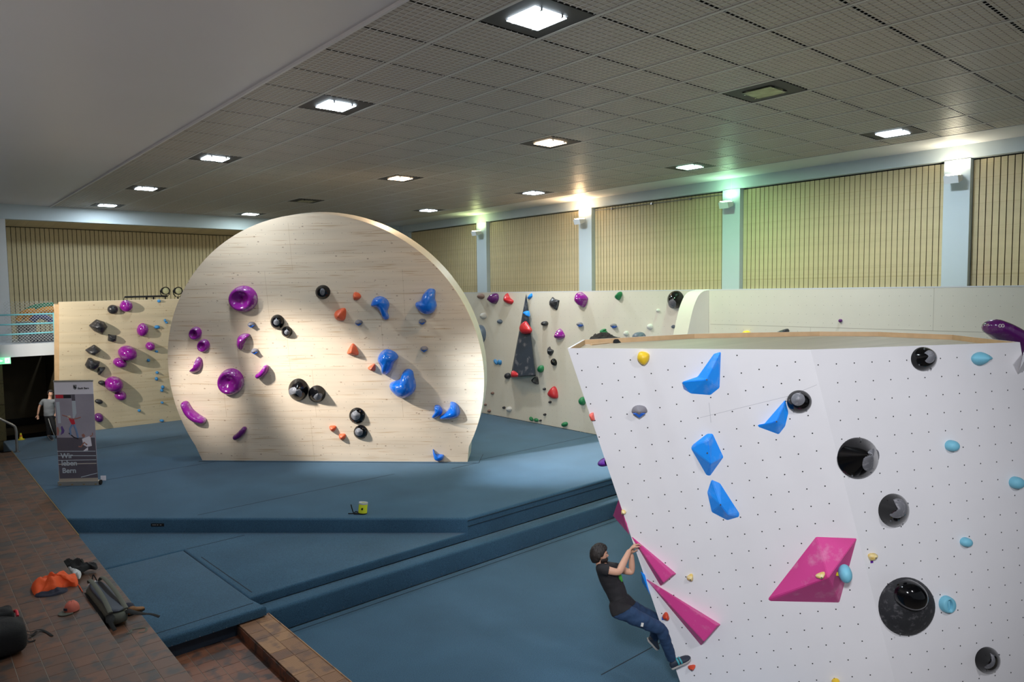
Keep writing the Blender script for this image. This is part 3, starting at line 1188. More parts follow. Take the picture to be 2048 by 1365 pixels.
def bolt_holes(fr, poly, o, du, dv, parent, rad=0.0075, skip=0.0, jit=0.0, mname='hole'):
    """t-nut holes on a lattice, as thin dark discs on the face"""
    rnd = random.Random(11)
    mb = MB()
    xs = [p[0] for p in poly]
    ys = [p[1] for p in poly]
    R = int(max(max(xs) - min(xs), max(ys) - min(ys)) / min(du.length, dv.length)) + 3
    for i in range(-R, R):
        for j in range(-R, R):
            p = o + du * i + dv * j
            if rnd.random() < skip or not inside(p, poly):
                continue
            b = len(mb.v)
            q = p + Vector((rnd.uniform(-jit, jit), rnd.uniform(-jit, jit)))
            mb.add([Vector((q.x + rad * math.cos(k * PI / 3), q.y + rad * math.sin(k * PI / 3), 0.0015)) for k in range(6)], [(0, 1, 2, 3, 4, 5)])
    o_ = mb.build('bolt_hole', M[mname], parent, fr.M(), smooth=False)
    return tag(o_, kind='stuff')


# round wall
A_, B_ = onz(405, 922, 0.0), onz(935, 925, 0.0)
LEAN = math.radians(9.5)
ud = (B_ - A_).normalized()
nh = Vector((ud.y, -ud.x, 0))
disc = Frame(A_, ud, nh * math.cos(LEAN) + Vector((0, 0, -math.sin(LEAN))))
cx, cy, cr = 3.447, 2.272, 4.036
L_disc = (B_ - A_).length
poly = [(L_disc, 0.0)]
ylo = 0.42
hc_ = math.sqrt(cr * cr - (ylo - cy) ** 2)
a0 = math.atan2(ylo - cy, hc_)
a1 = PI - a0
for k in range(97):
    a = a0 + (a1 - a0) * k / 96
    poly.append((cx + cr * math.cos(a), cy + cr * math.sin(a)))
poly.append((0.0, 0.0))
dw = thing('round_wall', 'huge round pine climbing wall standing on the blue mat', 'climbing wall', (0, 0, 0), M=disc.M())
mb = MB()
mb.prism(poly, -0.66, -0.03)
mb.build('rim', M['disc_rim'], dw, smooth=True, ang=30)
mb = MB()
mb.prism(poly, -0.031, 0.0)
mb.build('face_panel', M['pine'], dw, smooth=False)
mb = MB()
for x, y0, y1 in ((3.0, 0.0, 1.2), (3.16, 1.2, 2.45), (2.6, 2.45, 3.7), (2.2, 3.7, 4.95), (2.9, 4.95, 6.1), (5.4, 1.2, 2.45), (5.0, 2.45, 3.7), (5.6, 3.7, 4.95), (0.8, 1.2, 2.45)):
    mb.box((x - 0.002, y0, -0.001), (x + 0.002, y1, 0.0006))
for y, x0, x1 in ((1.2, -0.4, 7.3), (2.45, -0.55, 7.45), (3.7, -0.3, 7.2), (4.95, 0.5, 6.4)):
    mb.box((x0, y - 0.002, -0.001), (x1, y + 0.002, 0.0006))
mb.build('panel_joint', mat('pine_joint', (190, 158, 120), 0.8), dw, smooth=False)  # thin strips in a darker wood tone along the panel seams
bolt_holes(disc, [(x * 0.98 + cx * 0.02, y * 0.97 + 0.08) for x, y in poly], Vector((0.2, 0.2)), Vector((0.235, 0)), Vector((0, 0.235)), dw, rad=0.006, skip=0.12, jit=0.004)
mb = MB()
mb.box((-0.25, 0.02, -0.75), (L_disc + 0.25, 0.12, 0.25))
# carpet collar around the foot of the wall
collar = [A_ + disc.u * -0.05 + nh * 0.1, A_ + disc.u * (L_disc + 0.3) + nh * 0.1, A_ + disc.u * (L_disc + 0.3) - nh * 0.9, A_ + disc.u * -0.05 - nh * 0.9]
mb = MB()
mb.prism([(p.x, p.y) for p in collar], 0.0, 0.006)
mb.build('seam', M['seam'], um, W0, smooth=False)
mb = MB()
mb.prism([(p.x + (0.012 if k in (0, 3) else -0.012), p.y) for k, p in enumerate([collar[0] - nh * 0.012, collar[1] - nh * 0.012, collar[2] + nh * 0.012, collar[3] + nh * 0.012])], 0.0, 0.009)
mb.build('collar', M['carpet'], um, W0, smooth=False)

# left plywood wall, leaning towards the hall
nl = Vector((0, -math.cos(0.285), -math.sin(0.285)))
left = Frame((3.80, 26.38, 0), (1, 0, 0), nl)
lwt = thing('plywood_wall', 'overhanging plywood climbing wall at the far left beside the dark passage', 'climbing wall', (0, 0, 0), M=left.M())
la, lb = left.pix(122, 604.5), left.pix(360, 598.5)
lsl = (lb.y - la.y) / (lb.x - la.x)
ly = lambda x: la.y + (x - la.x) * lsl
lp = [(0, 0), (9.2, 0), (9.2, ly(9.2)), (0, ly(0))]
mb = MB()
mb.prism(lp, -0.03, 0.0)
mb.build('face_panel', M['pine_dim'], lwt, smooth=False)
mb = MB()
mb.prism([(-0.001, 0), (9.2, 0), (9.2, ly(9.2) - 0.06), (-0.001, ly(0) - 0.06)], -0.16, -0.031)
mb.build('frame', M['pine_edge'], lwt, smooth=False)
mb = MB()
mb.box((-0.11, 0, -0.12), (-0.004, ly(0) - 0.09, -0.03))
mb.build('side_board', M['pine_edge'], lwt, smooth=False)
bolt_holes(left, [(0.1, 0.1), (9, 0.1), (9, 4.3), (0.1, 4.3)], Vector((0.1, 0.15)), Vector((0.235, 0)), Vector((0, 0.235)), lwt, rad=0.006, skip=0.1)

# right painted wall
right = Frame((15.85, 26.42, 0), (0, -1, 0), (-1, 0, 0))
rw = thing('painted_wall', 'long pale painted climbing wall below the pillar wall', 'climbing wall', (0, 0, 0), M=right.M())
mb = MB()
mb.prism([(0, 0), (15.2, 0), (15.2, -0.8), (24.5, -0.8), (24.5, 4.285), (0, 4.285)], -0.16, 0.0)
mb.build('face_panel', M['ply'], rw, smooth=False)
mb = MB()
mb.box((0, 4.285, -0.162), (24.5, 4.312, 0.002))
mb.build('top_edge', M['white'], rw, smooth=False)
mb = MB()
for (x0, y0), (x1, y1) in (((15.75, 3.42), (24.4, 3.425)), ((20.95, 3.42), (20.953, 4.28)), ((18.4, 2.3), (18.403, 3.42)), ((15.7, 0), (15.703, 4.28))):
    mb.box((x0, y0 - 0.002, -0.002), (max(x1, x0 + 0.004), max(y1, y0 + 0.004), 0.001))
mb.build('panel_joint', mat('ply_joint', (150, 146, 134), 0.8), rw, smooth=False)
bolt_holes(right, [(0.1, 0.1), (24, 0.1), (24, 4.25), (15.7, 4.25), (15.69, 4.2), (0.1, 4.2)], Vector((0.1, 0.12)), Vector((0.2, 0)), Vector((0, 0.2)), rw, rad=0.006, skip=0.1, jit=0.003, mname='hole_soft')
# curved rib on the painted wall
pf = [ony(x, y, 10.72) for x, y in ((1418, 580.5), (1408, 582.5), (1399, 589), (1391, 604), (1384, 626), (1375, 668))]
prof = [(p.x, p.z) for p in pf]
prof[0] = (15.85, prof[0][1])
dx, dz = prof[-1][0] - prof[-2][0], prof[-1][1] - prof[-2][1]
for k in range(1, 6):
    prof.append((prof[-1][0] + dx * 0.72 ** k, prof[-1][1] + dz * 0.9))
pc = spline([Vector((x, 0, z)) for x, z in prof], 24, False)
zb = -0.02
mb = MB()
n = len(pc)
vs = [Vector((p.x, 10.72, p.z)) for p in pc] + [Vector((p.x, 11.14, p.z)) for p in pc] + [Vector((15.85, 10.72, p.z)) for p in pc] + [Vector((15.85, 11.14, p.z)) for p in pc]
fs = []
for i in range(n - 1):
    fs.append((i, i + 1, n + i + 1, n + i))
    fs.append((i, 2 * n + i, 2 * n + i + 1, i + 1))
    fs.append((n + i, n + i + 1, 3 * n + i + 1, 3 * n + i))
mb.add(vs, fs)
rib = tag(mb.build('curved_rib', M['ply'], smooth=True, ang=30), 'curved rib bulging from the painted wall, lit pale green', 'climbing wall')

# white boulder
ZT = 4.3 - 0.68
zr = -0.68
BA, BB, BC = onz(1135, 697, ZT), onz(1621, 700, ZT), onz(2040, 685, ZT)
P0 = onz(1135 + 0.337 * (1410 - 697), 1410, -0.8)
nL = (BB - BA).cross(P0 - BA).normalized()
if nL.dot(BA - CAM) > 0:
    nL = -nL
bl = Frame(BA, BB - BA, nL)
K = bl.hit(1790, 1365)
nR = (BC - BB).cross(K - BB).normalized()
if nR.dot(BB - CAM) > 0:
    nR = -nR
br = Frame(BB, BC - BB, nR)
cre = (K - BB).normalized()
P1 = BB + cre * ((-0.8 - BB.z) / cre.z)
P2 = br.hit(2140, 1300)
dR = (P2 - BC).normalized()
P2 = BC + dR * ((-0.8 - BC.z) / dR.z)
rim_px = [(1910, 670), (1760, 664), (1640, 663.4), (1500, 665.5), (1385, 668), (1165, 680)]
rim = [onz(x, y, ZT) for x, y in rim_px]
cen = (BA + BB + BC + sum(rim, Vector((0, 0, 0)))) / 9
top = [BA, BB, BC] + rim
offb = Vector((P0.x - BA.x, P0.y - BA.y, 0)) + Vector((0.758, -0.652, 0)) * 0.5
bot = [P0, P1, P2] + [Vector((p.x + offb.x + (cen.x - p.x) * 0.12, p.y + offb.y + (cen.y - p.y) * 0.12, -0.8)) for p in rim]
bo = thing('boulder_wall', 'big white faceted boulder with a flat open top in front at the right', 'climbing wall', (cen.x, cen.y, -0.8))
mb = MB()
n = 9
vs = top + bot
ins = [p + (cen - p) * (0.035 / max(0.2, (cen - p).length)) * 1.0 for p in top]
inl = [Vector((p.x, p.y, ZT - 0.07)) for p in ins]
vs = vs + ins + inl
fs = []
for i in range(n):
    j = (i + 1) % n
    fs.append((i, n + i, n + j, j))
    fs.append((i, j, 2 * n + j, 2 * n + i))
mb.add(vs, fs)
mb.build('shell', M['boulder'], bo, W0, smooth=False)
mb = MB()
mb.add(ins + inl, [(i, (i + 1) % n, n + (i + 1) % n, n + i) for i in range(n)])
mb.build('rim_timber', M['pine_edge'], bo, W0, smooth=False)
mb = MB()
mb.add(inl, [list(range(n))])
mb.build('top_deck', M['deck'], bo, W0, smooth=False)
o = bl.pix(1230.4, 868.5)
du = (bl.pix(1262.7, 862.3) - o)
dv = (bl.pix(1239, 901.7) - o)
pl = [((p - bl.O).dot(bl.u), (p - bl.O).dot(bl.v)) for p in (BA, BB, P1, P0)]
pl = [(x * 0.97 + 0.03 * pl[0][0] + 0.04, y * 0.985 - 0.05) for x, y in pl]
bolt_holes(bl, pl, o, du, dv, bo, rad=0.0085)
o = br.pix(1672.6, 728.4)
du = (br.pix(1708.5, 726.5) - o)
dv = (br.pix(1675.3, 766.1) - o)
pl = [((p - br.O).dot(br.u), (p - br.O).dot(br.v)) for p in (BB, BC, P2, P1)]
pl = [(x * 0.98 + 0.03, y * 0.985 - 0.05) for x, y in pl]
bolt_holes(br, pl, o, du, dv, bo, rad=0.0085)
mb = MB()
for a, b in (((1400, 836), (1580, 792)), ((1580, 792), (1634, 770)), ((1418, 806), (1422, 846))):
    p, q = bl.pix(*a), bl.pix(*b)
    d = (q - p).normalized()
    nn = Vector((-d.y, d.x)) * 0.002
    mb.add([Vector((*(p - nn), 0.0008)), Vector((*(q - nn), 0.0008)), Vector((*(q + nn), 0.0008)), Vector((*(p + nn), 0.0008))], [(0, 1, 2, 3)])
p, q = br.pix(1804, 705), br.pix(1812, 815)
mb2 = MB()
mb.build('panel_joint', mat('boulder_joint', (186, 186, 192), 0.8), bo, bl.M(), smooth=False)


# ------------------------------------------------------------------ climbing holds
def fin(mb, m, fr, c, label, group, name='climbing_hold', cat='climbing hold', ang=60, smooth=True):
    o = mb.build(name, m, None, fr.M(c.x, c.y, 0), smooth=smooth, ang=ang)
    return tag(o, label, cat, group)


def ring_mesh(out, h, apex=Vector((0, 0)), K=7, p=1.0, q=1.0, rough=0.0, seedv=0, cone=0.0, dish=0.0):
    """closed outline risen to a rounded top; cone 0 dome .. 1 cone"""
    mb = MB()
    n = len(out)
    vs = [Vector((v.x, v.y, -0.004)) for v in out]
    for k in range(K):
        t = k / K * PI / 2
        s = math.cos(t) ** p * (1 - cone) + (1 - k / K) * cone
        z = math.sin(t) ** q * (1 - cone) + (k / K) * cone
        for v in out:
            x = v * s + apex * (1 - s)
            zz = h * z
            if rough:
                zz *= 1 + rough * noise.noise(Vector((x.x * 7 + seedv * 3.1, x.y * 7, seedv)))
            if dish:
                zz -= dish * h * max(0, 1 - (s / 0.6) ** 2)
            vs.append(Vector((x.x, x.y, 0.012 * min(1, h / 0.06) + zz)))
    vs.append(Vector((apex.x, apex.y, h * (1 - dish) + 0.012 * min(1, h / 0.06) + (0 if not cone else 0))))
    fs = []
    for r in range(K):
        for i in range(n):
            j = (i + 1) % n
            fs.append((r * n + i, r * n + j, (r + 1) * n + j, (r + 1) * n + i))
    for i in range(n):
        fs.append((K * n + i, K * n + (i + 1) % n, len(vs) - 1))
    return mb.add(vs, fs)


def ccw(P):
    s = sum(P[i - 1].x * P[i].y - P[i].x * P[i - 1].y for i in range(len(P)))
    return P if s > 0 else P[::-1]


def bolt(o, x, y, z, r=0.012):
    mb = MB()
    mb.lathe([(r, 0), (r, 0.004), (r * 0.5, 0.004), (r * 0.45, 0.0)], 8, M=Matrix.Translation((x, y, z)))
    b = mb.build('bolt', M['bolt'], o)
    return b


def blob(fr, px, h, m, label, group, apex=None, n=30, p=1.0, q=1.0, rough=0.0, cone=0.0, dish=0.0, sharp=False, name='climbing_hold', K=7, bolt_at=None):
    P = [fr.pix(x, y, h * 0.35) for x, y in px]
    c = sum(P, Vector((0, 0))) / len(P)
    P = [v - c for v in P]
    if not sharp:
        P = spline(P, n)
    else:
        R = []
        for i in range(len(P)):
            a, b = P[i], P[(i + 1) % len(P)]
            for t in (0.06, 0.35, 0.65, 0.94):
                R.append(a.lerp(b, t))
        P = R
    P = ccw(P)
    ap = fr.pix(*apex, h * 0.8) - c if apex else Vector((0, 0))
    mb = ring_mesh(P, h, ap, K, p, q, rough, sum(map(ord, label)) % 50, cone, dish)
    o = fin(mb, M[m], fr, c, label, group, name)
    return o


def ell(x, y, rx, ry, rot=0, n=20):
    c, s = math.cos(math.radians(rot)), math.sin(math.radians(rot))
    return [(x + rx * math.cos(2 * PI * k / n) * c - ry * math.sin(2 * PI * k / n) * s,
             y + rx * math.cos(2 * PI * k / n) * s + ry * math.sin(2 * PI * k / n) * c) for k in range(n)]


def oval(fr, x, y, rx, ry, h, m, label, group, rot=0, **kw):
    return blob(fr, ell(x, y, rx, ry, rot), h, m, label, group, **kw)


def donut(fr, x, y, rx, ry, h, m, label, group, hx, hy):
    """ring hold with a dished middle; (hx, hy) where the hole shows"""
    c = fr.pix(x, y, h * 0.4)
    P = ccw([fr.pix(*q, h * 0.4) - c for q in ell(x, y, rx, ry, 0, 32)])
    off = fr.pix(hx, hy, h * 0.7) - c
    prof = [(1.0, -0.004), (1.0, 0.08), (0.98, 0.35), (0.90, 0.68), (0.80, 0.92), (0.71, 1.0), (0.63, 0.97), (0.52, 0.78), (0.36, 0.58), (0.2, 0.46), (0.10, 0.30), (0.05, 0.12), (0.0, 0.08)]
    vs, fs = [], []
    n = 32
    for s, z in prof[:-1]:
        for v in P:
            q = v * s + off * (1 - s) * 0.9
            vs.append(Vector((q.x, q.y, z * h)))
    q = off * 0.9
    vs.append(Vector((q.x, q.y, prof[-1][1] * h)))
    for r in range(len(prof) - 2):
        for i in range(n):
            j = (i + 1) % n
            fs.append((r * n + i, r * n + j, (r + 1) * n + j, (r + 1) * n + i))
    L0 = (len(prof) - 2) * n
    for i in range(n):
        fs.append((L0 + i, L0 + (i + 1) % n, len(vs) - 1))
    mb = MB().add(vs, fs)
    return fin(mb, M[m], fr, c, label, group, ang=80)


def bean(fr, spine, rad, h, m, label, group, name='climbing_hold'):
    P = [fr.pix(x, y, h * 0.3) for x, y in spine]
    c = sum(P, Vector((0, 0))) / len(P)
    k = (fr.pix(spine[0][0] + 0.5, spine[0][1] + 0.86, h * 0.3) - P[0]).length
    n = 16
    S_ = spline([p - c for p in P], n, False)
    R = spline([Vector((r * k, 0)) for r in rad], n, False)
    # rounded ends
    pts, rr = [], []
    d0 = (S_[0] - S_[1]).normalized()
    d1 = (S_[-1] - S_[-2]).normalized()
    for t in (0.99, 0.85, 0.6, 0.3):
        pts.append(S_[0] + d0 * R[0].x * t)
        rr.append(R[0].x * math.sqrt(1 - t * t))
    pts += S_
    rr += [r.x for r in R]
    for t in (0.3, 0.6, 0.85, 0.99):
        pts.append(S_[-1] + d1 * R[-1].x * t)
        rr.append(R[-1].x * math.sqrt(1 - t * t))
    mb = MB()
    kmax = max(rr)
    mb.tube([Vector((p.x, p.y, h * 0.30)) for p in pts], rr, 14, flat=h * 0.7 / kmax, up=(0, 0, 1))
    return fin(mb, M[m], fr, c, label, group, name, ang=80)


def macro(fr, x, y, rx, ry, h, apex, label, group, patch=None, cone=0.85, m='black_gloss', pm='grip', flat=0.0, patch_rot=0, stickers=(), screws=0):
    """black round macro: glossy body, matt grip patch as a part; patch (px,py,rx,ry) as seen in the photo"""
    c = fr.pix(x, y, h * 0.12)
    P = ccw([fr.pix(*q, h * 0.12) - c for q in ell(x, y, rx, ry, 0, 40)])
    # the apex stands h above the wall: take it where the eye sees it
    ap = fr.pix(apex[0], apex[1], h * 0.97) - c
    body = ring_mesh(P, h, ap, 14, 1.0, 1.0, cone=cone)
    t = thing('climbing_hold', label, 'climbing hold', (0, 0, 0), group, M=fr.M(c.x, c.y, 0))
    body.build('body', M[m], t, ang=75)
    Rm = sum(v.length for v in P) / len(P)

    def height(v):
        lo, hi = 0.0, 1.0
        for _ in range(30):
            s = (lo + hi) / 2
            if (v - ap * (1 - s)).length > Rm * s:
                lo = s
            else:
                hi = s
        s = hi
        if s >= 1:
            return 0.0
        # find ring parameter k with ring_mesh's s
        a, b = 0.0, 1.0
        for _ in range(30):
            k = (a + b) / 2
            ss = math.cos(k * PI / 2) * (1 - cone) + (1 - k) * cone
            if ss > s:
                a = k
            else:
                b = k
        return 0.012 + h * (math.sin(a * PI / 2) * (1 - cone) + a * cone)
    if patch:
        px_, py_, prx, pry = patch
        vs, fs = [], []
        NR, NA = 7, 26
        # map the seen outline to the surface by marching along each ray
        def on_surface(qx, qy):
            best = 0.0
            for k in range(60, -1, -1):
                hh = h * 1.05 * k / 60
                v = fr.pix(qx, qy, hh) - c
                if height(v) >= hh:
                    best = hh
                    return v, hh
            return fr.pix(qx, qy) - c, 0.0
        cr_, sr_ = math.cos(math.radians(patch_rot)), math.sin(math.radians(patch_rot))
        for r in range(NR + 1):
            for k in range(NA if r else 1):
                an = 2 * PI * k / NA
                ex, ey = prx * math.cos(an) * r / NR, pry * math.sin(an) * r / NR
                v, hh = on_surface(px_ + ex * cr_ - ey * sr_, py_ + ex * sr_ + ey * cr_)
                vs.append(Vector((v.x, v.y, max(hh, height(v)) + 0.004)))
        for k in range(NA):
            fs.append((0, 1 + k, 1 + (k + 1) % NA))
        for r in range(1, NR):
            for k in range(NA):
                a = 1 + (r - 1) * NA + k
                b = 1 + (r - 1) * NA + (k + 1) % NA
                fs.append((a, a + NA, b + NA, b))
        MB().add(vs, fs).build('grip_patch', M[pm] if pm in M else M['black_matte'], t, ang=80)
    for k in range(screws):
        a = 2 * PI * (k + 0.3) / screws
        v = Vector((math.cos(a), math.sin(a))) * Rm * 0.86
        mb = MB()
        mb.lathe([(0.011, 0), (0.009, 0.004)], 8, M=Matrix.Translation((v.x, v.y, height(v))))
        mb.build('screw', M['bolt'], t)
    return t


def volume(fr, V, faces, m, label, group, name='volume', holes=()):
    """wooden volume from corners (x, y, height); x, y as seen, height off the wall"""
    P = []
    for x, y, h in V:
        p = fr.pix(x, y, h)
        P.append(Vector((p.x, p.y, h)))
    c = sum(P, Vector((0, 0, 0))) / len(P)
    c = Vector((c.x, c.y))
    bm = bmesh.new()
    bv = [bm.verts.new((p.x - c.x, p.y - c.y, p.z)) for p in P]
    for f in faces:
        bm.faces.new([bv[i] for i in f])
    bmesh.ops.recalc_face_normals(bm, faces=bm.faces)
    bmesh.ops.bevel(bm, geom=[e for e in bm.edges if not e.is_boundary], offset=0.006, segments=2, affect='EDGES', clamp_overlap=True)
    me = bpy.data.meshes.new(name)
    bm.to_mesh(me)
    bm.free()
    me.materials.append(M[m])
    o = bpy.data.objects.new(name, me)
    C.objects.link(o)
    o.matrix_basis = fr.M(c.x, c.y, 0)
    tag(o, label, 'climbing volume', group)
    for x, y, h in holes:
        p = fr.pix(x, y, h)
        mb = MB()
        mb.lathe([(0.009, 0), (0.009, 0.004), (0.0, 0.004)], 8, M=Matrix.Translation((p.x - c.x, p.y - c.y, h + 0.002)))
        mb.build('bolt', M['bolt'], o)
    return o


def cr(pts, ox, oy, s):
    return [(ox + x / s, oy + y / s) for x, y in pts]


# --- left plywood wall
g = 'holds on the left plywood wall'
q = lambda pts: cr(pts, 0, 560, 4.015)
oval(left, 226, 620, 10.5, 9, 0.14, 'rock', 'round black hold at the top of the left plywood wall', g)
oval(left, 253.3, 613.5, 13, 11.5, 0.2, 'purple', 'dark purple oval hold at the top of the left plywood wall', g)
blob(left, q([(718, 375), (780, 325), (840, 345), (870, 385), (825, 450), (760, 420)]), 0.3, 'rock', 'largest angular black hold, uppermost on the left plywood wall', g, sharp=True, apex=(199, 654), cone=0.4, K=5)
blob(left, q([(868, 492), (872, 440), (905, 447), (938, 450), (935, 490), (905, 503)]), 0.16, 'rock', 'small black hold just under the uppermost angular black hold', g, sharp=True, K=5)
blob(left, q([(687, 570), (760, 527), (818, 570), (762, 615), (715, 600)]), 0.24, 'rock', 'diamond shaped black hold in the middle of the black holds on the left', g, sharp=True, K=5, cone=0.4)
blob(left, q([(685, 690), (712, 635), (735, 632), (765, 652), (805, 660), (798, 695), (750, 733), (700, 715)]), 0.22, 'rock', 'lowest of the large black holds on the left plywood wall', g, sharp=True, K=5)
blob(left, q([(783, 735), (795, 705), (850, 705), (800, 768), (788, 765)]), 0.14, 'rock', 'triangular black hold under the lowest large black hold', g, sharp=True, K=5)
oval(left, 203.5, 766.2, 7, 4.3, 0.1, 'rock', 'small flat black hold left of the big low purple hold', g)
oval(left, 198, 804, 8.2, 4.5, 0.1, 'rock', 'lowest small flat black hold on the left plywood wall', g, rot=8)
oval(left, 286, 661, 11.2, 13.2, 0.2, 'purple', 'upright purple egg shaped hold right of the big black hold', g, rot=20)
oval(left, 301.4, 693.8, 9.5, 8.3, 0.2, 'purple', 'smaller purple egg under the upright purple one', g)
oval(left, 256.5, 708.7, 19, 14.5, 0.36, 'purple', 'big bright magenta chalky hold in the middle of the left plywood wall', g, rot=6)
oval(left, 240.8, 727.4, 14, 9.5, 0.26, 'purple', 'smaller magenta hold touching the big bright magenta one from below', g, rot=10)
oval(left, 229, 771, 18.7, 15, 0.34, 'purple', 'big purple hold with chalk patch beside the banner', g)
oval(left, 241.8, 793, 12, 9.3, 0.24, 'purple', 'purple hold touching the chalky purple one from below', g)
oval(left, 198, 837, 10, 8.8, 0.2, 'purple_deep', 'lowest deep purple round hold, right beside the banner', g)
for (x, y, rx, ry, lab) in ((1278, 172, 15, 12, 'pale blue small hold at the top edge of the left plywood wall'), (1326, 328, 9, 12, 'upper of two touching small blue holds near the round wall'),
                            (1338, 344, 11, 9, 'lower of two touching small blue holds near the round wall'), (1263, 381, 23, 14, 'dark blue flat hold, largest blue one on the left plywood wall'),
                            (1258, 577, 14, 9, 'small blue hold right under the small purple egg'), (1193, 648, 14, 12, 'small blue hold right of the big magenta hold'),
                            (1263, 747, 13, 11, 'pale blue hold, upper of a pair below the magenta shadows'), (1258, 797, 14, 14, 'pale blue hold, lower of a pair below the magenta shadows'),
                            (1308, 864, 14, 14, 'chalky pale blue hold, upper of the touching pair near the round wall edge'), (1301, 890, 14, 12, 'blue hold, lower of the touching pair near the round wall edge'),
                            (1303, 988, 12, 9, 'tiny blue hold low on the left plywood wall near the round wall'), (1119, 1052, 13, 11, 'small blue hold low in the middle of the left plywood wall'),
                            (1300, 1133, 18, 10, 'lowest small blue hold just above the mat')):
    oval(left, x / 4.015, 560 + y / 4.015, rx / 4.015, ry / 4.015, 0.07, 'small_blue', lab, g, n=14, K=4, cone=0.3)

# --- round wall
g = 'holds on the round wall'
q = lambda pts: cr(pts, 330, 540, 3.791)
q5 = lambda pts: cr(pts, 640, 540, 3.412)
donut(disc, 484.5, 599, 28.5, 26.5, 0.20, 'purple', 'large purple ring shaped hold, upper one on the round wall', g, 479, 598)
donut(disc, 459.8, 765.2, 25.5, 26.5, 0.22, 'purple', 'large magenta ring shaped hold, lower one on the round wall', g, 454, 764)
donut(disc, 390, 667.8, 11.8, 13.2, 0.13, 'purple', 'small purple ring hold, upper of the pair at the left edge of the round wall', g, 386, 668)
donut(disc, 406.3, 692.3, 11.6, 13, 0.13, 'purple', 'small magenta ring hold, lower of the pair at the left edge of the round wall', g, 402, 692.5)
blob(disc, q([(178, 778), (190, 760), (220, 735), (236, 672), (255, 668), (274, 690), (275, 730), (255, 770), (215, 788)]), 0.2, 'purple', 'bright pink curved hold at the left edge, below the small ring holds', g, cone=0.3)
blob(disc, q([(537, 560), (548, 510), (590, 488), (633, 492), (632, 510), (605, 540), (588, 580), (570, 612), (545, 600)]), 0.2, 'purple', 'purple crescent hold between the two large ring holds', g, cone=0.35)
bean(disc, q([(708, 805), (735, 788), (757, 762), (765, 740)]), [5.5, 6.2, 6.2, 5], 0.2, 'purple', 'pink bean hold right of the lower large ring hold', g)
bean(disc, q([(152, 1022), (185, 1080), (235, 1122), (285, 1143)]), [7.2, 8.2, 8.4, 6.5], 0.26, 'purple', 'long purple sausage hold at the lower left of the round wall', g)
bean(disc, q([(538, 1270), (565, 1252), (590, 1225), (600, 1208)]), [5.6, 6.2, 6.0, 4.8], 0.18, 'purple_deep', 'dark purple bean hold, lowest purple one on the round wall', g)
macro(disc, 645.2, 584.8, 15, 14.3, 0.18, (644, 580), 'black round hold high in the middle of the round wall', g, patch=(645, 584, 5, 7), cone=0.4)
macro(disc, 554.2, 644.3, 13.8, 14.5, 0.18, (552, 642), 'black round hold, upper left of the small pair near the purple crescent', g, patch=(553, 645, 6, 6), cone=0.4)
macro(disc, 573.5, 664.2, 10.8, 10.8, 0.14, (574, 664), 'smaller black round hold, lower right of the small pair', g, patch=(574, 665, 5.5, 5), cone=0.4)
macro(disc, 596, 780.5, 20, 22.3, 0.30, (593, 782), 'largest black cone on the round wall with a chalky grey patch', g, patch=(591, 786, 14, 11), cone=0.8, patch_rot=20)
macro(disc, 633.3, 788.8, 17.3, 17, 0.24, (637, 788), 'black cone touching the largest one from the right', g, patch=(636, 794, 10, 6.5), cone=0.8, patch_rot=-30)
macro(disc, 714, 832.2, 16, 16, 0.16, (711.5, 831), 'black disc with grey centre, upper of the two low discs', g, patch=(711.5, 831.5, 9.3, 9.3), cone=0.6, screws=6)
macro(disc, 721, 865, 13.9, 13.9, 0.15, (718, 864), 'black disc with grey centre, lower of the two low discs', g, patch=(718, 864.5, 8, 8), cone=0.6, screws=6)


def grey_blue(fr, x, y, rx, ry, label, group, h=0.12):
    out = [(x - rx, y), (x - rx * 0.75, y - ry * 0.7), (x - 0.1 * rx, y - ry), (x + rx * 0.7, y - ry * 0.75), (x + rx, y), (x + rx * 0.8, y + ry * 0.3), (x, y + ry), (x - rx * 0.8, y + ry * 0.35)]
    P = [fr.pix(*p) for p in out]
    c = sum(P, Vector((0, 0))) / 8
    t = thing('climbing_hold', label, 'climbing hold', (0, 0, 0), group, M=fr.M(c.x, c.y, 0))
    ring_mesh(ccw(spline([p - c for p in P], 22)), h, fr.pix(x, y - ry * 0.2) - c, 6, cone=0.3).build('body', M['grey_hold'], t, ang=60)
    s = h * 0.5
    I = [(x - rx * 0.8, y + ry * 0.28), (x - rx * .25, y + ry * .1), (x - rx * .2, y - ry * .05), (x + rx * .28, y - ry * .05), (x + rx * .3, y + ry * .12), (x + rx * 0.75, y + ry * 0.3), (x, y + ry * 1.02)]
    V = [fr.pix(p[0], p[1], s * 0.8) - c for p in I]
    mb = MB()
    mb.prism(ccw(V), 0.0, s * 1.75 if h > 0.1 else s * 1.9, bev=0.006)
    mb.build('coloured_insert', M['insert'], t, smooth=False)
    mb = MB()
    p = fr.pix(x - 0.02 * rx, y + ry * 0.3, s) - c
    mb.lathe([(0.014, 0), (0.014, 0.008), (0, 0.008)], 8, M=Matrix.Translation((p.x, p.y, s * 1.75)))
    mb.build('bolt', M['bolt'], t)
    return t


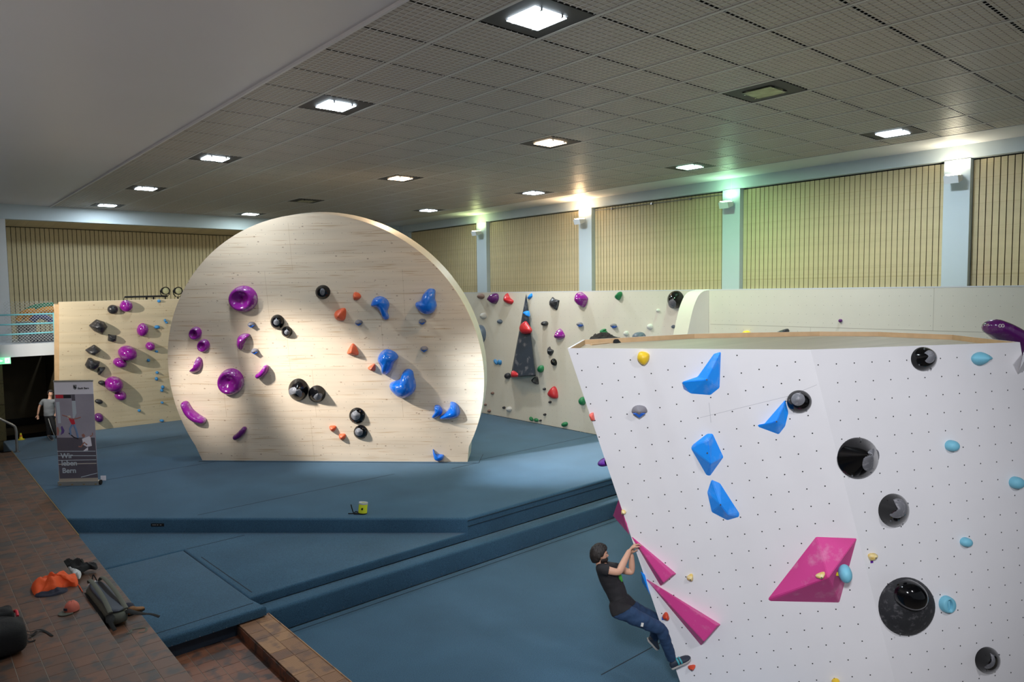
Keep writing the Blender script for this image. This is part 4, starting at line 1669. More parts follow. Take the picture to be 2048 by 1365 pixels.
for x, y, lab in ((503.6, 649.5, 'grey and blue small hold under the upper large ring hold'), (510.2, 702.8, 'grey and blue small hold right of the purple crescent'),
                  (718, 645.6, 'grey and blue small hold between the big orange hold and the upper left blue hold'), (845, 643.5, 'grey and blue small hold under the upper right blue hold'),
                  (848.7, 698.2, 'grey and blue small hold at the right, alone halfway up the round wall')):
    grey_blue(disc, x, y, 7.7, 5.7, lab, g)
for px, h, lab in (([(222, 178), (233, 155), (262, 162), (277, 185), (260, 205), (230, 208)], .14, 'small orange hold, uppermost orange one'),
                   ([(92, 310), (110, 280), (165, 265), (172, 315), (155, 350), (110, 345)], .2, 'largest orange hold, left of the upper left blue hold'),
                   ([(182, 562), (215, 508), (240, 525), (260, 575), (240, 588), (190, 580)], .18, 'orange hold with a pointed top in the middle of the round wall'),
                   ([(325, 670), (370, 645), (374, 690), (345, 690)], .12, 'small orange hold touching the shade of the middle blue hold'),
                   ([(62, 1072), (85, 1066), (105, 1070), (108, 1085), (88, 1108), (70, 1098)], .1, 'small orange hold low on the round wall, left of the lower black disc'),
                   ([(127, 1128), (150, 1122), (170, 1125), (174, 1145), (152, 1166), (133, 1155)], .1, 'lowest small orange hold on the round wall')):
    blob(disc, q5(px), h, 'orange', lab, g, cone=0.45)
BL = (([(345, 235), (365, 195), (410, 185), (450, 205), (468, 240), (455, 290), (465, 320), (460, 340), (435, 343), (415, 300), (385, 262), (350, 250)], .26, (415, 225), 'blue mushroom shaped hold with its stem down right, upper left of the blue ones'),
      ([(735, 135), (765, 133), (783, 150), (780, 200), (793, 245), (775, 290), (735, 307), (690, 298), (650, 255), (650, 228), (680, 215), (700, 170)], .3, (730, 240), 'blue bell shaped hold with its knob up, highest at the right'),
      ([(455, 550), (505, 570), (527, 605), (500, 640), (480, 690), (450, 720), (420, 715), (415, 670), (390, 625), (395, 590), (420, 560)], .36, (455, 610), 'blue shell shaped hold in the middle of the blue ones'),
      ([(590, 686), (625, 700), (635, 740), (648, 800), (630, 850), (570, 882), (520, 868), (475, 820), (472, 785), (500, 770), (540, 750), (560, 705)], .38, (575, 800), 'largest blue hold, chalky, boot shaped'),
      ([(785, 928), (815, 932), (835, 965), (825, 990), (795, 1010), (770, 1017), (762, 1005), (780, 975), (778, 945)], .16, (808, 960), 'small blue hold left of the blue wing shaped one'),
      ([(890, 908), (930, 920), (952, 965), (945, 1000), (905, 1018), (830, 1024), (815, 1010), (860, 975), (885, 935)], .24, (910, 975), 'blue wing shaped hold low at the right edge of the round wall'),
      ([(768, 1230), (778, 1238), (790, 1262), (840, 1268), (838, 1295), (805, 1306), (780, 1295), (770, 1260)], .16, (808, 1282), 'blue drop shaped hold just above the mat'))
for px, h, ap, lab in BL:
    blob(disc, q5(px), h, 'blue', lab, g, apex=q5([ap])[0], n=40, K=9, p=1.0)

# --- painted right wall
g = 'holds on the pale painted wall'
q = lambda pts: cr(pts, 920, 560, 4.0156)
q7 = lambda pts: cr(pts, 1120, 560, 5.689)
oval(right, 961, 593, 6.2, 5.5, 0.14, 'brown', 'brown hold at the top left of the pale painted wall', g)
blob(right, q([(222, 155), (255, 110), (290, 115), (295, 160), (270, 195), (235, 175)]), .24, 'purple_deep', 'purple hold at the top of the pale wall, right of the brown one', g)
blob(right, q([(352, 140), (370, 107), (390, 145), (418, 170), (400, 198), (355, 180)]), .2, 'red', 'red hold at the top of the pale wall, left of the dark triangle', g, cone=0.3)
oval(right, 966, 632.2, 5.4, 6.2, 0.14, 'offwhite', 'off white hold under the brown one on the pale wall', g)
oval(right, 955, 669.5, 11, 19, 0.4, 'slate', 'large grey blue dome half hidden by the round wall', g)
oval(right, 999, 643.5, 4.6, 4.2, 0.1, 'slate', 'small grey blue hold left of the dark triangle', g, rot=30)
blob(right, q([(272, 645), (285, 640), (300, 675), (288, 680)]), .08, 'small_blue', 'left one of two light blue chips left of the dark triangle', g, n=14, K=4)
blob(right, q([(304, 645), (328, 650), (328, 678), (312, 682)]), .08, 'small_blue', 'right one of two light blue chips left of the dark triangle', g, n=14, K=4)
volume(right, [(1052.3, 588, 0.02), (1020.9, 755.5, 0.0), (1072, 752, 0.0), (1024, 754.5, 0.55), (1070, 750, 0.55), (1051, 640, 0.22)],
       [(0, 1, 3), (0, 3, 4), (0, 4, 2), (1, 2, 4, 3)], 'charcoal', 'tall dark triangular volume with chalk marks on the pale wall', None)
blob(right, q([(545, 150), (570, 108), (575, 135), (555, 152)]), .1, 'blue_vol', 'blue chip beside the tip of the dark triangle', g, n=14, K=4)


class Lift(Frame):
    pass


tri = Frame(right.O + right.n * 0.30, right.u, right.n)
tri2 = Frame(right.O + right.n * 0.14, right.u, right.n)
tri3 = Frame(right.O + right.n * 0.5, right.u, right.n)
blob(tri2, q([(508, 260), (545, 250), (553, 295), (530, 285)]), .12, 'blue_vol', 'blue chip on the upper part of the dark triangle', g, n=14, K=4)
blob(tri, q([(476, 400), (485, 360), (520, 333), (545, 365), (570, 405), (550, 432), (500, 435)]), .14, 'red', 'red hold on the middle of the dark triangle', g)
blob(tri3, q([(412, 760), (420, 730), (465, 755), (460, 780), (420, 785)]), .12, 'red', 'red hold at the lower left corner of the dark triangle', g)
oval(right, 1014.6, 752.5, 5, 6.2, 0.14, 'rock', 'black hold left of the foot of the dark triangle', g)
blob(right, q([(583, 800), (610, 780), (620, 838), (600, 830)]), .2, 'rock', 'black hold hanging under the right foot of the dark triangle', g)
blob(right, q([(712, 205), (712, 170), (735, 137), (755, 155), (790, 165), (782, 210), (770, 245), (735, 230)]), .16, 'rock', 'black star shaped hold at the top of the pale wall', g, sharp=True, cone=.5, K=5)
oval(right, 1088.6, 647.6, 5.5, 5, 0.16, 'rock', 'round black hold below the black star', g)
blob(right, q([(757, 445), (790, 393), (830, 452), (795, 480), (760, 475)]), .22, 'purple', 'purple pointed hold halfway up the pale wall', g, cone=.5)
blob(right, q([(705, 595), (703, 550), (715, 537), (722, 555), (745, 570), (735, 595), (720, 610)]), .14, 'rock', 'small black star shaped hold above the black drop', g, cone=.4)
oval(right, 1107.3, 725, 4.2, 7.5, 0.14, 'black_gloss', 'glossy black drop shaped hold on the pale wall', g, rot=-15)
oval(right, 1080.9, 738.5, 5, 7.5, 0.14, 'green', 'green oval hold beside the dark triangle', g, rot=10)
blob(right, q([(703, 915), (745, 858), (770, 890), (775, 950), (735, 953)]), .18, 'red', 'red hold low in the middle of the pale wall', g)
for x, y, r, lab in ((677, 878, 10, 'tiny black hold left of the low red hold'), (722, 983, 10, 'tiny black hold under the low red hold'), (680, 1083, 10, 'tiny black hold low above the mat, highest of the low pair'),
                     (645, 1131, 8, 'tiny black hold low above the mat beside the green chips'), (352, 1027, 10, 'tiny black hold left of the white knob')):
    oval(right, 920 + x / 4.0156, 560 + y / 4.0156, r / 4, r / 4, 0.07, 'rock', lab, g, n=12, K=4)
oval(right, 1017.6, 819, 4.4, 5.4, 0.12, 'offwhite', 'white knob low on the pale wall', g)
for x, y, r, lab in ((260, 911, 11, 'small brown hold low on the pale wall, above the lowest brown one'), (233, 1054, 12, 'lowest small brown hold on the pale wall'), (200, 653, 9, 'small brown hold half hidden by the round wall edge'),
                     (203, 1003, 9, 'small brown hold at the round wall edge, low')):
    oval(right, 920 + x / 4.0156, 560 + y / 4.0156, r / 4, r / 4, 0.07, 'brown', lab, g, n=12, K=4)
oval(right, 1062.4, 838.5, 2.6, 4.8, 0.08, 'green', 'left one of two green chips just above the mat', g, rot=-30)
oval(right, 1072, 840.7, 4.4, 3.2, 0.08, 'green', 'right one of two green chips just above the mat', g, rot=35)
oval(right, 1128.7, 849.4, 5.6, 4.6, 0.12, 'green', 'green hold just above the mat near the white boulder', g, rot=-30)
oval(right, 1164, 802.8, 5.5, 8.5, 0.16, 'green', 'green hold half hidden by the white boulder edge', g)
blob(right, q([(922, 180), (930, 110), (960, 100), (1005, 140), (1005, 170), (975, 222)]), .3, 'purple', 'large glossy purple hold at the top of the pale wall', g, cone=.3)
for x, y, lab in ((1160.8, 649.4, 'grey blue hold under the large glossy purple one'), (1228.4, 652, 'grey blue hold right of the green ribbed hold')):
    grey_blue(right, x, y, 5.4, 4.6, lab, g, 0.14)
t = thing('climbing_hold', 'green ribbed hold above the black garment on the boulder', 'climbing hold', (0, 0, 0), g, M=right.M(*right.pix(1208.4, 665)))
for dy, r in ((-4.2, 5), (0.5, 6.4), (4.5, 5.2)):
    c0 = right.pix(1208.4, 665)
    P = ccw([right.pix(*p) - c0 for p in ell(1208.4 + dy * 0.1, 665 + dy, r, 2.6, -20, 16)])
    ring_mesh(P, 0.15, K=4).build('ridge', M['green'], t)
blob(right, q7([(628, 195), (670, 138), (692, 145), (690, 180), (660, 232)]), .16, 'green', 'green chip at the top of the pale wall', g)
macro(right, 1350.8, 599.4, 15.3, 18, 0.36, (1349, 601), 'big black dome at the top of the pale wall beside the curved rib', g, cone=.25, patch=(1345, 608, 8, 9))
oval(right, 1315.6, 621.5, 2.6, 3.4, 0.07, 'offwhite', 'tiny white hold below the big black dome', g, n=12, K=4)
oval(right, 1299, 654, 5, 5.8, 0.1, 'offwhite', 'white hold left of the curved rib', g, n=14)
oval(right, 1251.6, 667.5, 4, 5, 0.1, 'offwhite', 'white hold just above the boulder top', g, n=14)
oval(right, 1276.5, 674, 11.5, 9.5, 0.22, 'slate', 'dark blue dome half hidden by the boulder top', g)
oval(right, 1346.4, 653.8, 2.4, 3.6, 0.1, 'slate', 'dark hold half hidden by the curved rib', g, n=14)
oval(right, 1680.5, 642, 3.8, 3.8, 0.05, 'purple_deep', 'small purple hold alone on the far right of the pale wall', g, n=12)
blob(right, [(1549, 667), (1572, 658), (1574, 668), (1560, 680), (1548, 676)], .2, 'rock', 'black hold showing just above the boulder rim', g)
oval(right, 1492, 668, 8, 6, 0.12, 'yellow', 'yellow hold showing just above the boulder rim', g)

# --- white boulder, left face
g = 'holds on the white boulder'
q = lambda pts: cr(pts, 1120, 640, 3.531)
o = blob(bl, q([(545, 270), (555, 235), (580, 226), (615, 235), (632, 255), (625, 290), (595, 320), (560, 300)]), .1, 'yellow', 'yellow hold near the top edge of the white boulder', g, q=0.6)
bolt(o, -0.01, 0, 0.105)
volume(bl, [(1441.8, 704, 0), (1428, 708, 0.0), (1395.3, 754, 0), (1363.6, 764.6, 0), (1367.2, 778.8, 0), (1382, 787.8, 0), (1420.8, 790.7, 0), (1439.2, 776, 0), (1413.5, 759.8, 0.13), (1436.5, 716, 0.06)],
       [(0, 1, 9), (1, 2, 8, 9), (2, 3, 8), (3, 4, 5, 8), (5, 6, 8), (6, 7, 8), (7, 0, 9, 8)], 'blue_vol', 'largest blue volume, boomerang shaped, near the top of the white boulder', 'blue volumes on the white boulder', holes=((1413.5, 759.8, 0.132),))
volume(bl, [(1570.3, 800, 0), (1527.8, 849, 0), (1515.5, 850, 0), (1516.5, 854.4, 0), (1557.5, 869.4, 0), (1570.3, 853, 0), (1577, 825.5, 0), (1553, 843.5, 0.12), (1567, 812, 0.04)],
       [(0, 1, 7, 8), (1, 2, 7), (2, 3, 7), (3, 4, 7), (4, 5, 7), (5, 6, 8, 7), (6, 0, 8)], 'blue_vol', 'blue crescent volume touching the black disc', 'blue volumes on the white boulder', holes=((1553, 843.5, 0.122),))
volume(bl, [(1414.5, 868, 0), (1425.3, 868, 0), (1447, 914.8, 0), (1420.2, 952.4, 0), (1413, 951, 0), (1382, 897.7, 0), (1384.8, 890.6, 0), (1421, 928, 0.14), (1416, 882, 0.10)],
       [(0, 1, 8), (1, 2, 7, 8), (2, 3, 7), (3, 4, 7), (4, 5, 7), (5, 6, 8, 7), (6, 0, 8)], 'blue_vol', 'blue kite shaped volume in the middle of the white boulder', 'blue volumes on the white boulder', holes=((1414.5, 906.5, 0.13),))
volume(bl, [(1423, 960, 0), (1440, 967, 0), (1461, 1000, 0), (1478.6, 1027, 0), (1477.8, 1034.5, 0), (1454.6, 1041.2, 0), (1423.6, 1025, 0), (1414.5, 985.5, 0), (1441, 1010, 0.12), (1456, 1030, 0.08)],
       [(0, 1, 8), (1, 2, 8), (2, 3, 9, 8), (3, 4, 9), (4, 5, 9), (5, 6, 8, 9), (6, 7, 8), (7, 0, 8)], 'blue_vol', 'lowest blue volume on the white boulder, below the kite shaped one', 'blue volumes on the white boulder', holes=((1441, 1010, 0.122),))
grey_blue(bl, 1279, 822.5, 15.8, 11.8, 'large grey and blue hold on the left of the white boulder', g, 0.1)
macro(bl, 1598.9, 804.3, 25, 22.8, 0.15, (1597, 799), 'black disc with grey centre beside the blue crescent volume', g, patch=(1596, 799, 14, 13), cone=.45, screws=5)
blob(bl, q([(203, 672), (220, 660), (235, 657), (246, 712), (220, 717)]), .06, 'coral', 'coral hold at the left edge of the white boulder', g, sharp=True, K=4)
# pink volumes
gp = 'pink volumes on the white boulder'
volume(bl, [(1632, 1074.5, 0), (1713.7, 1077.5, 0), (1678.5, 1206, 0), (1540, 1203, 0), (1536, 1198.5, 0), (1657, 1156, 0.34)],
       [(0, 1, 5), (1, 2, 5), (2, 3, 5), (3, 4, 5), (4, 0, 5)], 'pink', 'largest pink volume, four sided with a high ridge', gp,
       holes=())
volume(bl, [(1261.5, 1072, 0), (1353, 1148.5, 0), (1321, 1173, 0), (1344, 1151, 0.15), (1327, 1166, 0.15)],
       [(0, 1, 3), (0, 3, 4), (0, 4, 2), (1, 2, 4, 3)], 'pink', 'pink wedge volume held by the climber', gp)
volume(bl, [(1289.6, 1156.4, 0), (1441.5, 1250, 0), (1402, 1292, 0), (1434, 1253, 0.17), (1408, 1284, 0.17)],
       [(0, 1, 3), (0, 3, 4), (0, 4, 2), (1, 2, 4, 3)], 'pink', 'longest pink wedge volume, under the one the climber holds', gp)
# hidden left side of the boulder: the volumes that peep out past its edge
side = Frame(BA, rim[-1] - BA, (rim[-1] - BA).cross(P0 - BA))
if side.n.dot(cen - BA) > 0:
    side = Frame(BA, BA - rim[-1], -side.n)
volume(side, [(1236.5, 1000, 0.02), (1225.5, 1032.2, 0.30), (1259.0, 1071.5, 0.0), (1245, 1003, -0.02)],
       [(0, 1, 2), (0, 3, 1), (1, 3, 2), (0, 2, 3)], 'pink', 'pink triangular volume peeping past the left edge of the white boulder', gp)
volume(side, [(1281, 1143, 0.02), (1284, 1165, 0.16), (1300, 1191, 0.0), (1290, 1150, -0.02)],
       [(0, 1, 2), (0, 3, 1), (1, 3, 2), (0, 2, 3)], 'blue_vol', 'blue volume peeping past the left edge behind the climber', 'blue volumes on the white boulder')
oval(side, 1208, 925, 5, 9, 0.1, 'tape_purple', 'purple hold peeping past the left edge of the white boulder', g)


def screw_hold(fr, x, y, rx, ry, m, label, h=0.06, tape=None, rot=0, lift=0.0):
    c = fr.pix(x, y, lift)
    t = thing('climbing_hold', label, 'climbing hold', (0, 0, 0), g, M=fr.M(c.x, c.y, lift))
    P = ccw([fr.pix(*p, lift) - c for p in ell(x, y, rx, ry, rot, 16)])
    P = [p * (1 + 0.14 * math.sin(3 * k * 2 * PI / 16 + x)) for k, p in enumerate(P)]
    ring_mesh(P, h, Vector((P[0].x * 0.2, P[4].y * 0.2)), 5, cone=.35).build('body', M[m], t, ang=50)
    mb = MB()
    mb.lathe([(0.009, 0), (0.009, 0.012), (0.004, 0.012), (0.004, 0.004)], 8, M=Matrix.Translation((0, 0, h + 0.0)))
    mb.build('bolt', M['bolt'], t)
    if tape:
        tx, ty, tm = tape
        mb = MB()
        p = fr.pix(x + tx, y + ty, lift) - c
        mb.box((p.x - 0.018, p.y - 0.02, 0.0005), (p.x + 0.018, p.y + 0.02, 0.003))
        mb.build('tape', M[tm], t, smooth=False)
    return t


screw_hold(bl, 1247, 1024.6, 5, 4.5, 'cream', 'small cream and yellow hold beside the pink triangle at the left edge')
screw_hold(bl, 1380.7, 1155.5, 6.5, 7, 'cream', 'small cream and yellow hold between the pink wedges and the lowest blue volume', rot=20)
screw_hold(bl, 1332, 1233.4, 6.5, 8, 'redor', 'red orange hold with a blue tape between the climber legs and the long pink wedge', tape=(-5.5, 4.5, 'tape_blue'), rot=-25)
screw_hold(bl, 1383.5, 1334.7, 7.5, 4.6, 'redor', 'red orange foothold under the climber front foot', rot=-10)
screw_hold(bl, 1641, 1151, 9.5, 5.5, 'cream', 'cream and yellow hold screwed on the largest pink volume', lift=0.30, rot=-20)
o = blob(Frame(bl.O + bl.n * 0.2, bl.u, bl.n), ell(1691, 1149.5, 13.5, 16.5, -10), .13, 'cyan', 'sky blue hold at the right corner of the largest pink volume', g, q=.7)
mb = MB()
mb.box((-0.1, -0.04, 0.0), (-0.06, 0.0, 0.01))
mb.build('tape', M['tape_yellow'], o, smooth=False)
blob(bl, ell(1672, 1366, 8, 6), .08, 'yellow', 'yellow hold cut by the bottom edge of the photo', g)

# --- white boulder, right face
macro(br, 1848.8, 718.3, 24.2, 24.2, 0.18, (1862, 712), 'black dome with grey patch near the top right of the white boulder', g, patch=(1858, 714, 12, 13), cone=.5, screws=4)
macro(br, 1719.6, 917.8, 41, 41.5, 0.30, (1742, 910), 'large glossy black cone with a grey patch on the right face', g, patch=(1741, 920, 15, 24), cone=.97, patch_rot=28, screws=5)
macro(br, 1790.5, 1022.3, 30, 33.5, 0.26, (1793, 1019), 'black cone with a chalky centre below the large glossy cone', g, patch=(1793, 1017, 21, 20), cone=.55, screws=4)
big = macro(br, 1815.9, 1215.5, 55, 58.5, 0.28, (1826, 1200), 'biggest black matt dome with a glossy ball on it, low on the right face', g, cone=.35, m='black_matte', screws=5)
fb = Frame(br.O + br.n * 0.24, br.u, br.n)
blob(fb, ell(1826, 1193.5, 28, 31, -30, 24), .17, 'black_gloss', 'glossy black ball hold sitting on the biggest matt black dome', g, n=32, K=10)
macro(br, 1977.5, 1322.7, 24.2, 26.5, 0.2, (1977, 1321), 'black disc with matt centre in the lower right corner', g, patch=(1975, 1322, 15, 16), cone=.5, screws=4)
o = blob(br, [(1948, 718), (1953, 709), (1965, 704.5), (1976, 708), (1987, 717), (1978, 723), (1966, 731.5), (1954, 728)], .12, 'cyan', 'sky blue pointed hold near the top right of the white boulder', g, cone=.4)
bolt(o, 0.06, 0, 0.07)
o = blob(br, ell(1904.8, 892.4, 11.2, 11.2), .09, 'cyan', 'sky blue round hold, uppermost of the plain round ones', g, q=.7)
bolt(o, 0.02, -0.02, 0.085)
o = blob(br, ell(2034, 966.5, 12, 12.2), .09, 'cyan', 'sky blue round hold at the right edge of the photo', g, q=.7)
bolt(o, 0.02, 0.0, 0.085)
o = blob(br, ell(1932.8, 1085.3, 10, 9.3), .07, 'cyan', 'smallest sky blue round hold on the right face', g, q=.7)
bolt(o, 0.015, 0.0, 0.072)
c = br.pix(1891.5, 1208.5)
P = ccw([br.pix(*p) - c for p in ell(1891.5, 1208.5, 14.3, 17, -6, 28)])
mb = MB()
vs, fs = [], []
prof = [(1, -0.004), (1, 0.02), (0.93, 0.055), (0.78, 0.07), (0.62, 0.066), (0.5, 0.03), (0.42, 0.012), (0.0, 0.012)]
for s_, z in prof[:-1]:
    for v in P:
        sx = s_ if s_ > 0.7 else s_ * 0.72
        w_ = v * s_
        if s_ < 0.7:
            w_ = Vector((v.x * s_ * 0.62, v.y * s_ * 1.05))
        vs.append(Vector((w_.x, w_.y, z)))
for r in range(len(prof) - 2):
    for i in range(28):
        j = (i + 1) % 28
        fs.append((r * 28 + i, r * 28 + j, (r + 1) * 28 + j, (r + 1) * 28 + i))
fs.append([(len(prof) - 2) * 28 + i for i in range(28)])
mb.add(vs, fs)
o = fin(mb, M['cyan'], br, c, 'sky blue ring hold right of the biggest black dome', g)
mb = MB()
mb.prism([(-0.012, -0.05), (0.012, -0.05), (0.012, 0.05), (-0.012, 0.05)], 0.0, 0.055, bev=0.01)
mb.build('middle_bar', M['cyan'], o)
screw_hold(br, 1743.5, 1113.4, 8.5, 7, 'cream', 'cream and yellow small hold with purple tape on the crease of the boulder', tape=(0, 10, 'tape_purple'), rot=-30)
# white fin and purple sausage at the right end of the boulder
volume(br, [(2035, 750, 0), (2047, 704, 0.0), (2062, 690, 0.0), (2060, 735, 0.0), (2052, 715, 0.22)],
       [(0, 1, 4), (1, 2, 4), (2, 3, 4), (3, 0, 4)], 'boulder', 'white fin volume at the right edge of the white boulder', None)
far = Frame(BC + Vector((0.25, 0.5, 0)), -(br.u), br.n)
far = Frame(BC + br.n * -0.75, br.u, br.n)
o = bean(far, [(1990, 655), (2010, 666), (2034, 684), (2062, 715)], [15.5, 18, 19, 20], 0.34, 'purple_deep', 'long dark purple sausage hold past the right end of the boulder top', g)
mb = MB()
for sx in (-1, 1):
    ring = [Vector((0.022 * sx + 0.02 * math.cos(k * PI / 6), 0.02 * math.sin(k * PI / 6), 0)) for k in range(13)]
    mb.tube(ring, 0.0045, 5)
pp = far.pix(2003, 652, 0.33)
cc = wm(o).inverted() @ (far.O + far.u * pp.x + far.v * pp.y + far.n * 0.33)
mb2 = MB()
mb2.add([v + cc for v in mb.v], mb.f)
mb2.build('printed_mark', M['offwhite'], o, smooth=False)

# ------------------------------------------------------------------ people
def skin_mesh(nodes_, edges, root, sub=2):
    """evaluated Skin + Subdivision mesh from joints {id: (point, radius)}"""
    ids = list(nodes_)
    me = bpy.data.meshes.new('skeleton')
    me.from_pydata([nodes_[i][0] for i in ids], [(ids.index(a), ids.index(b)) for a, b in edges], [])
    ob = bpy.data.objects.new('skeleton', me)
    C.objects.link(ob)
    ob.modifiers.new('s', 'SKIN').use_smooth_shade = True
    for i, k in enumerate(ids):
        r = nodes_[k][1]
        r = r if isinstance(r, tuple) else (r, r)
        me.skin_vertices[0].data[i].radius = r
        me.skin_vertices[0].data[i].use_root = (k == root)
    sm = ob.modifiers.new('u', 'SUBSURF')
    sm.levels = sub
    sm.render_levels = sub
    dg = bpy.context.evaluated_depsgraph_get()
    ev = ob.evaluated_get(dg)
    m2 = ev.to_mesh()
    vs = [v.co.copy() for v in m2.vertices]
    fs = [list(p.vertices) for p in m2.polygons]
    ev.to_mesh_clear()
    bpy.data.objects.remove(ob)
    bpy.data.meshes.remove(me)
    return vs, fs


def fused(parts, vox):
    """several closed meshes fused into one continuous surface"""
    mb = MB()
    for vs, fs in parts:
        mb.add(vs, fs)
    me = bpy.data.meshes.new('fuse')
    me.from_pydata(mb.v, [], mb.f)
    ob = bpy.data.objects.new('fuse', me)
    C.objects.link(ob)
    r = ob.modifiers.new('r', 'REMESH')
    r.mode = 'VOXEL'
    r.voxel_size = vox
    s = ob.modifiers.new('s', 'SMOOTH')
    s.iterations = 2
    s.factor = 0.4
    dg = bpy.context.evaluated_depsgraph_get()
    ev = ob.evaluated_get(dg)
    m2 = ev.to_mesh()
    vs = [v.co.copy() for v in m2.vertices]
    fs = [list(p.vertices) for p in m2.polygons]
    ev.to_mesh_clear()
    bpy.data.objects.remove(ob)
    bpy.data.meshes.remove(me)
    return vs, fs


def head_mesh(HM, beard=False):
    """a head about 0.235 high; local x right, y forward (face), z up; origin at its middle"""
    vs, fs = [], []
    NA, NT = 48, 36
    G = lambda d, s: math.exp(-(d / s) ** 2)
    for i in range(NT + 1):
        th = PI * i / NT
        for k in range(NA):
            a = 2 * PI * k / NA
            d = Vector((math.sin(th) * math.sin(a), math.sin(th) * math.cos(a), math.cos(th)))
            p = Vector((d.x * 0.074, d.y * 0.095, d.z * 0.118))
            if d.z < 0:                                      # narrow jaw
                p.x *= 1 - 0.25 * (-d.z) ** 1.5
                if d.y < 0:
                    p.y *= 1 - 0.35 * (-d.z)
            front = max(0.0, d.y)
            x, z = p.x, p.z
            e = 0.0
            e += 0.032 * G(x, 0.013) * G(z + 0.024, 0.020) * front          # nose
            e += 0.013 * G(x, 0.010) * G(z + 0.002, 0.025) * front
            e -= 0.011 * (G(x - 0.031, 0.016) + G(x + 0.031, 0.016)) * G(z - 0.004, 0.014) * front
            e += 0.006 * G(z - 0.026, 0.012) * G(x, 0.05) * front           # brow
            e += 0.008 * G(x, 0.018) * G(z + 0.100, 0.020) * front          # chin
            e += 0.006 * G(x, 0.020) * G(z + 0.062, 0.010) * front          # lips
            e -= 0.005 * G(x, 0.022) * G(z + 0.0625, 0.003) * front
            e += 0.004 * (G(x - 0.045, 0.02) + G(x + 0.045, 0.02)) * G(z + 0.03, 0.02) * front
            p.y += e
            vs.append(HM @ p)
    for i in range(NT):
        for k in range(NA):
            l = (k + 1) % NA
            fs.append((i * NA + k, i * NA + l, (i + 1) * NA + l, (i + 1) * NA + k))
    mb = MB().add(vs, [f[::-1] for f in fs])
    for sx in (-1, 1):                                       # ears
        E_ = HM @ Matrix.Translation((sx * 0.076, -0.008, -0.008)) @ Matrix.Rotation(sx * -0.35, 4, 'Z')
        mb.ball((0, 0, 0), (0.010, 0.020, 0.032), seg=12, M=E_)
    return mb.v, mb.f


def shell_patch(HM, test, lift, amp, seedv, name, m, parent, hang=None):
    """hair or beard: the part of the head's surface chosen by test(direction), lifted and tousled"""
    NA, NT = 64, 48
    idx, vs, fs = {}, [], []
    for i in range(NT + 1):
        th = PI * i / NT
        for k in range(NA):
            a = 2 * PI * k / NA
            d = Vector((math.sin(th) * math.sin(a), math.sin(th) * math.cos(a), math.cos(th)))
            wgt = test(d)
            if wgt <= 0:
                continue
            wgt = min(1, wgt)
            e3 = Vector((d.x * 9, d.y * 9, d.z * 3))
            nz = noise.noise(e3 + Vector((seedv, 0, 0))) + 0.5 * noise.noise(e3 * 2.6 + Vector((0, seedv, 0)))
            L_ = (lift + amp * nz) * wgt - 0.004 * (1 - wgt)
            p = Vector((d.x * (0.074 + L_), d.y * (0.095 + L_), d.z * (0.118 + L_)))
            if d.z < 0:
                p.x *= 1 - 0.25 * (-d.z) ** 1.5 * 0.8
                if d.y < 0:
                    p.y *= 1 - 0.35 * (-d.z) * 0.5
            if hang:
                p += hang(d) * wgt
            idx[(i, k)] = len(vs)
            vs.append(HM @ p)
    for i in range(NT):
        for k in range(NA):
            q = [(i, k), (i + 1, k), (i + 1, (k + 1) % NA), (i, (k + 1) % NA)]
            if all(t in idx for t in q):
                fs.append([idx[t] for t in q])
    # thickness
    o = MB().add(vs, fs).build(name, M[m], parent, W0, ang=80)
    sd = o.modifiers.new('thick', 'SOLIDIFY')
    sd.thickness = 0.012
    sd.offset = -1
    return o


def face_M(center, look, up):
    y = Vector(look).normalized()
    z = Vector(up)
    z = (z - y * z.dot(y)).normalized()
    x = y.cross(z)
    m = Matrix.Identity(4)
    for i in range(3):
        m[i][0], m[i][1], m[i][2] = x[i], y[i], z[i]
    m.translation = center
    return m


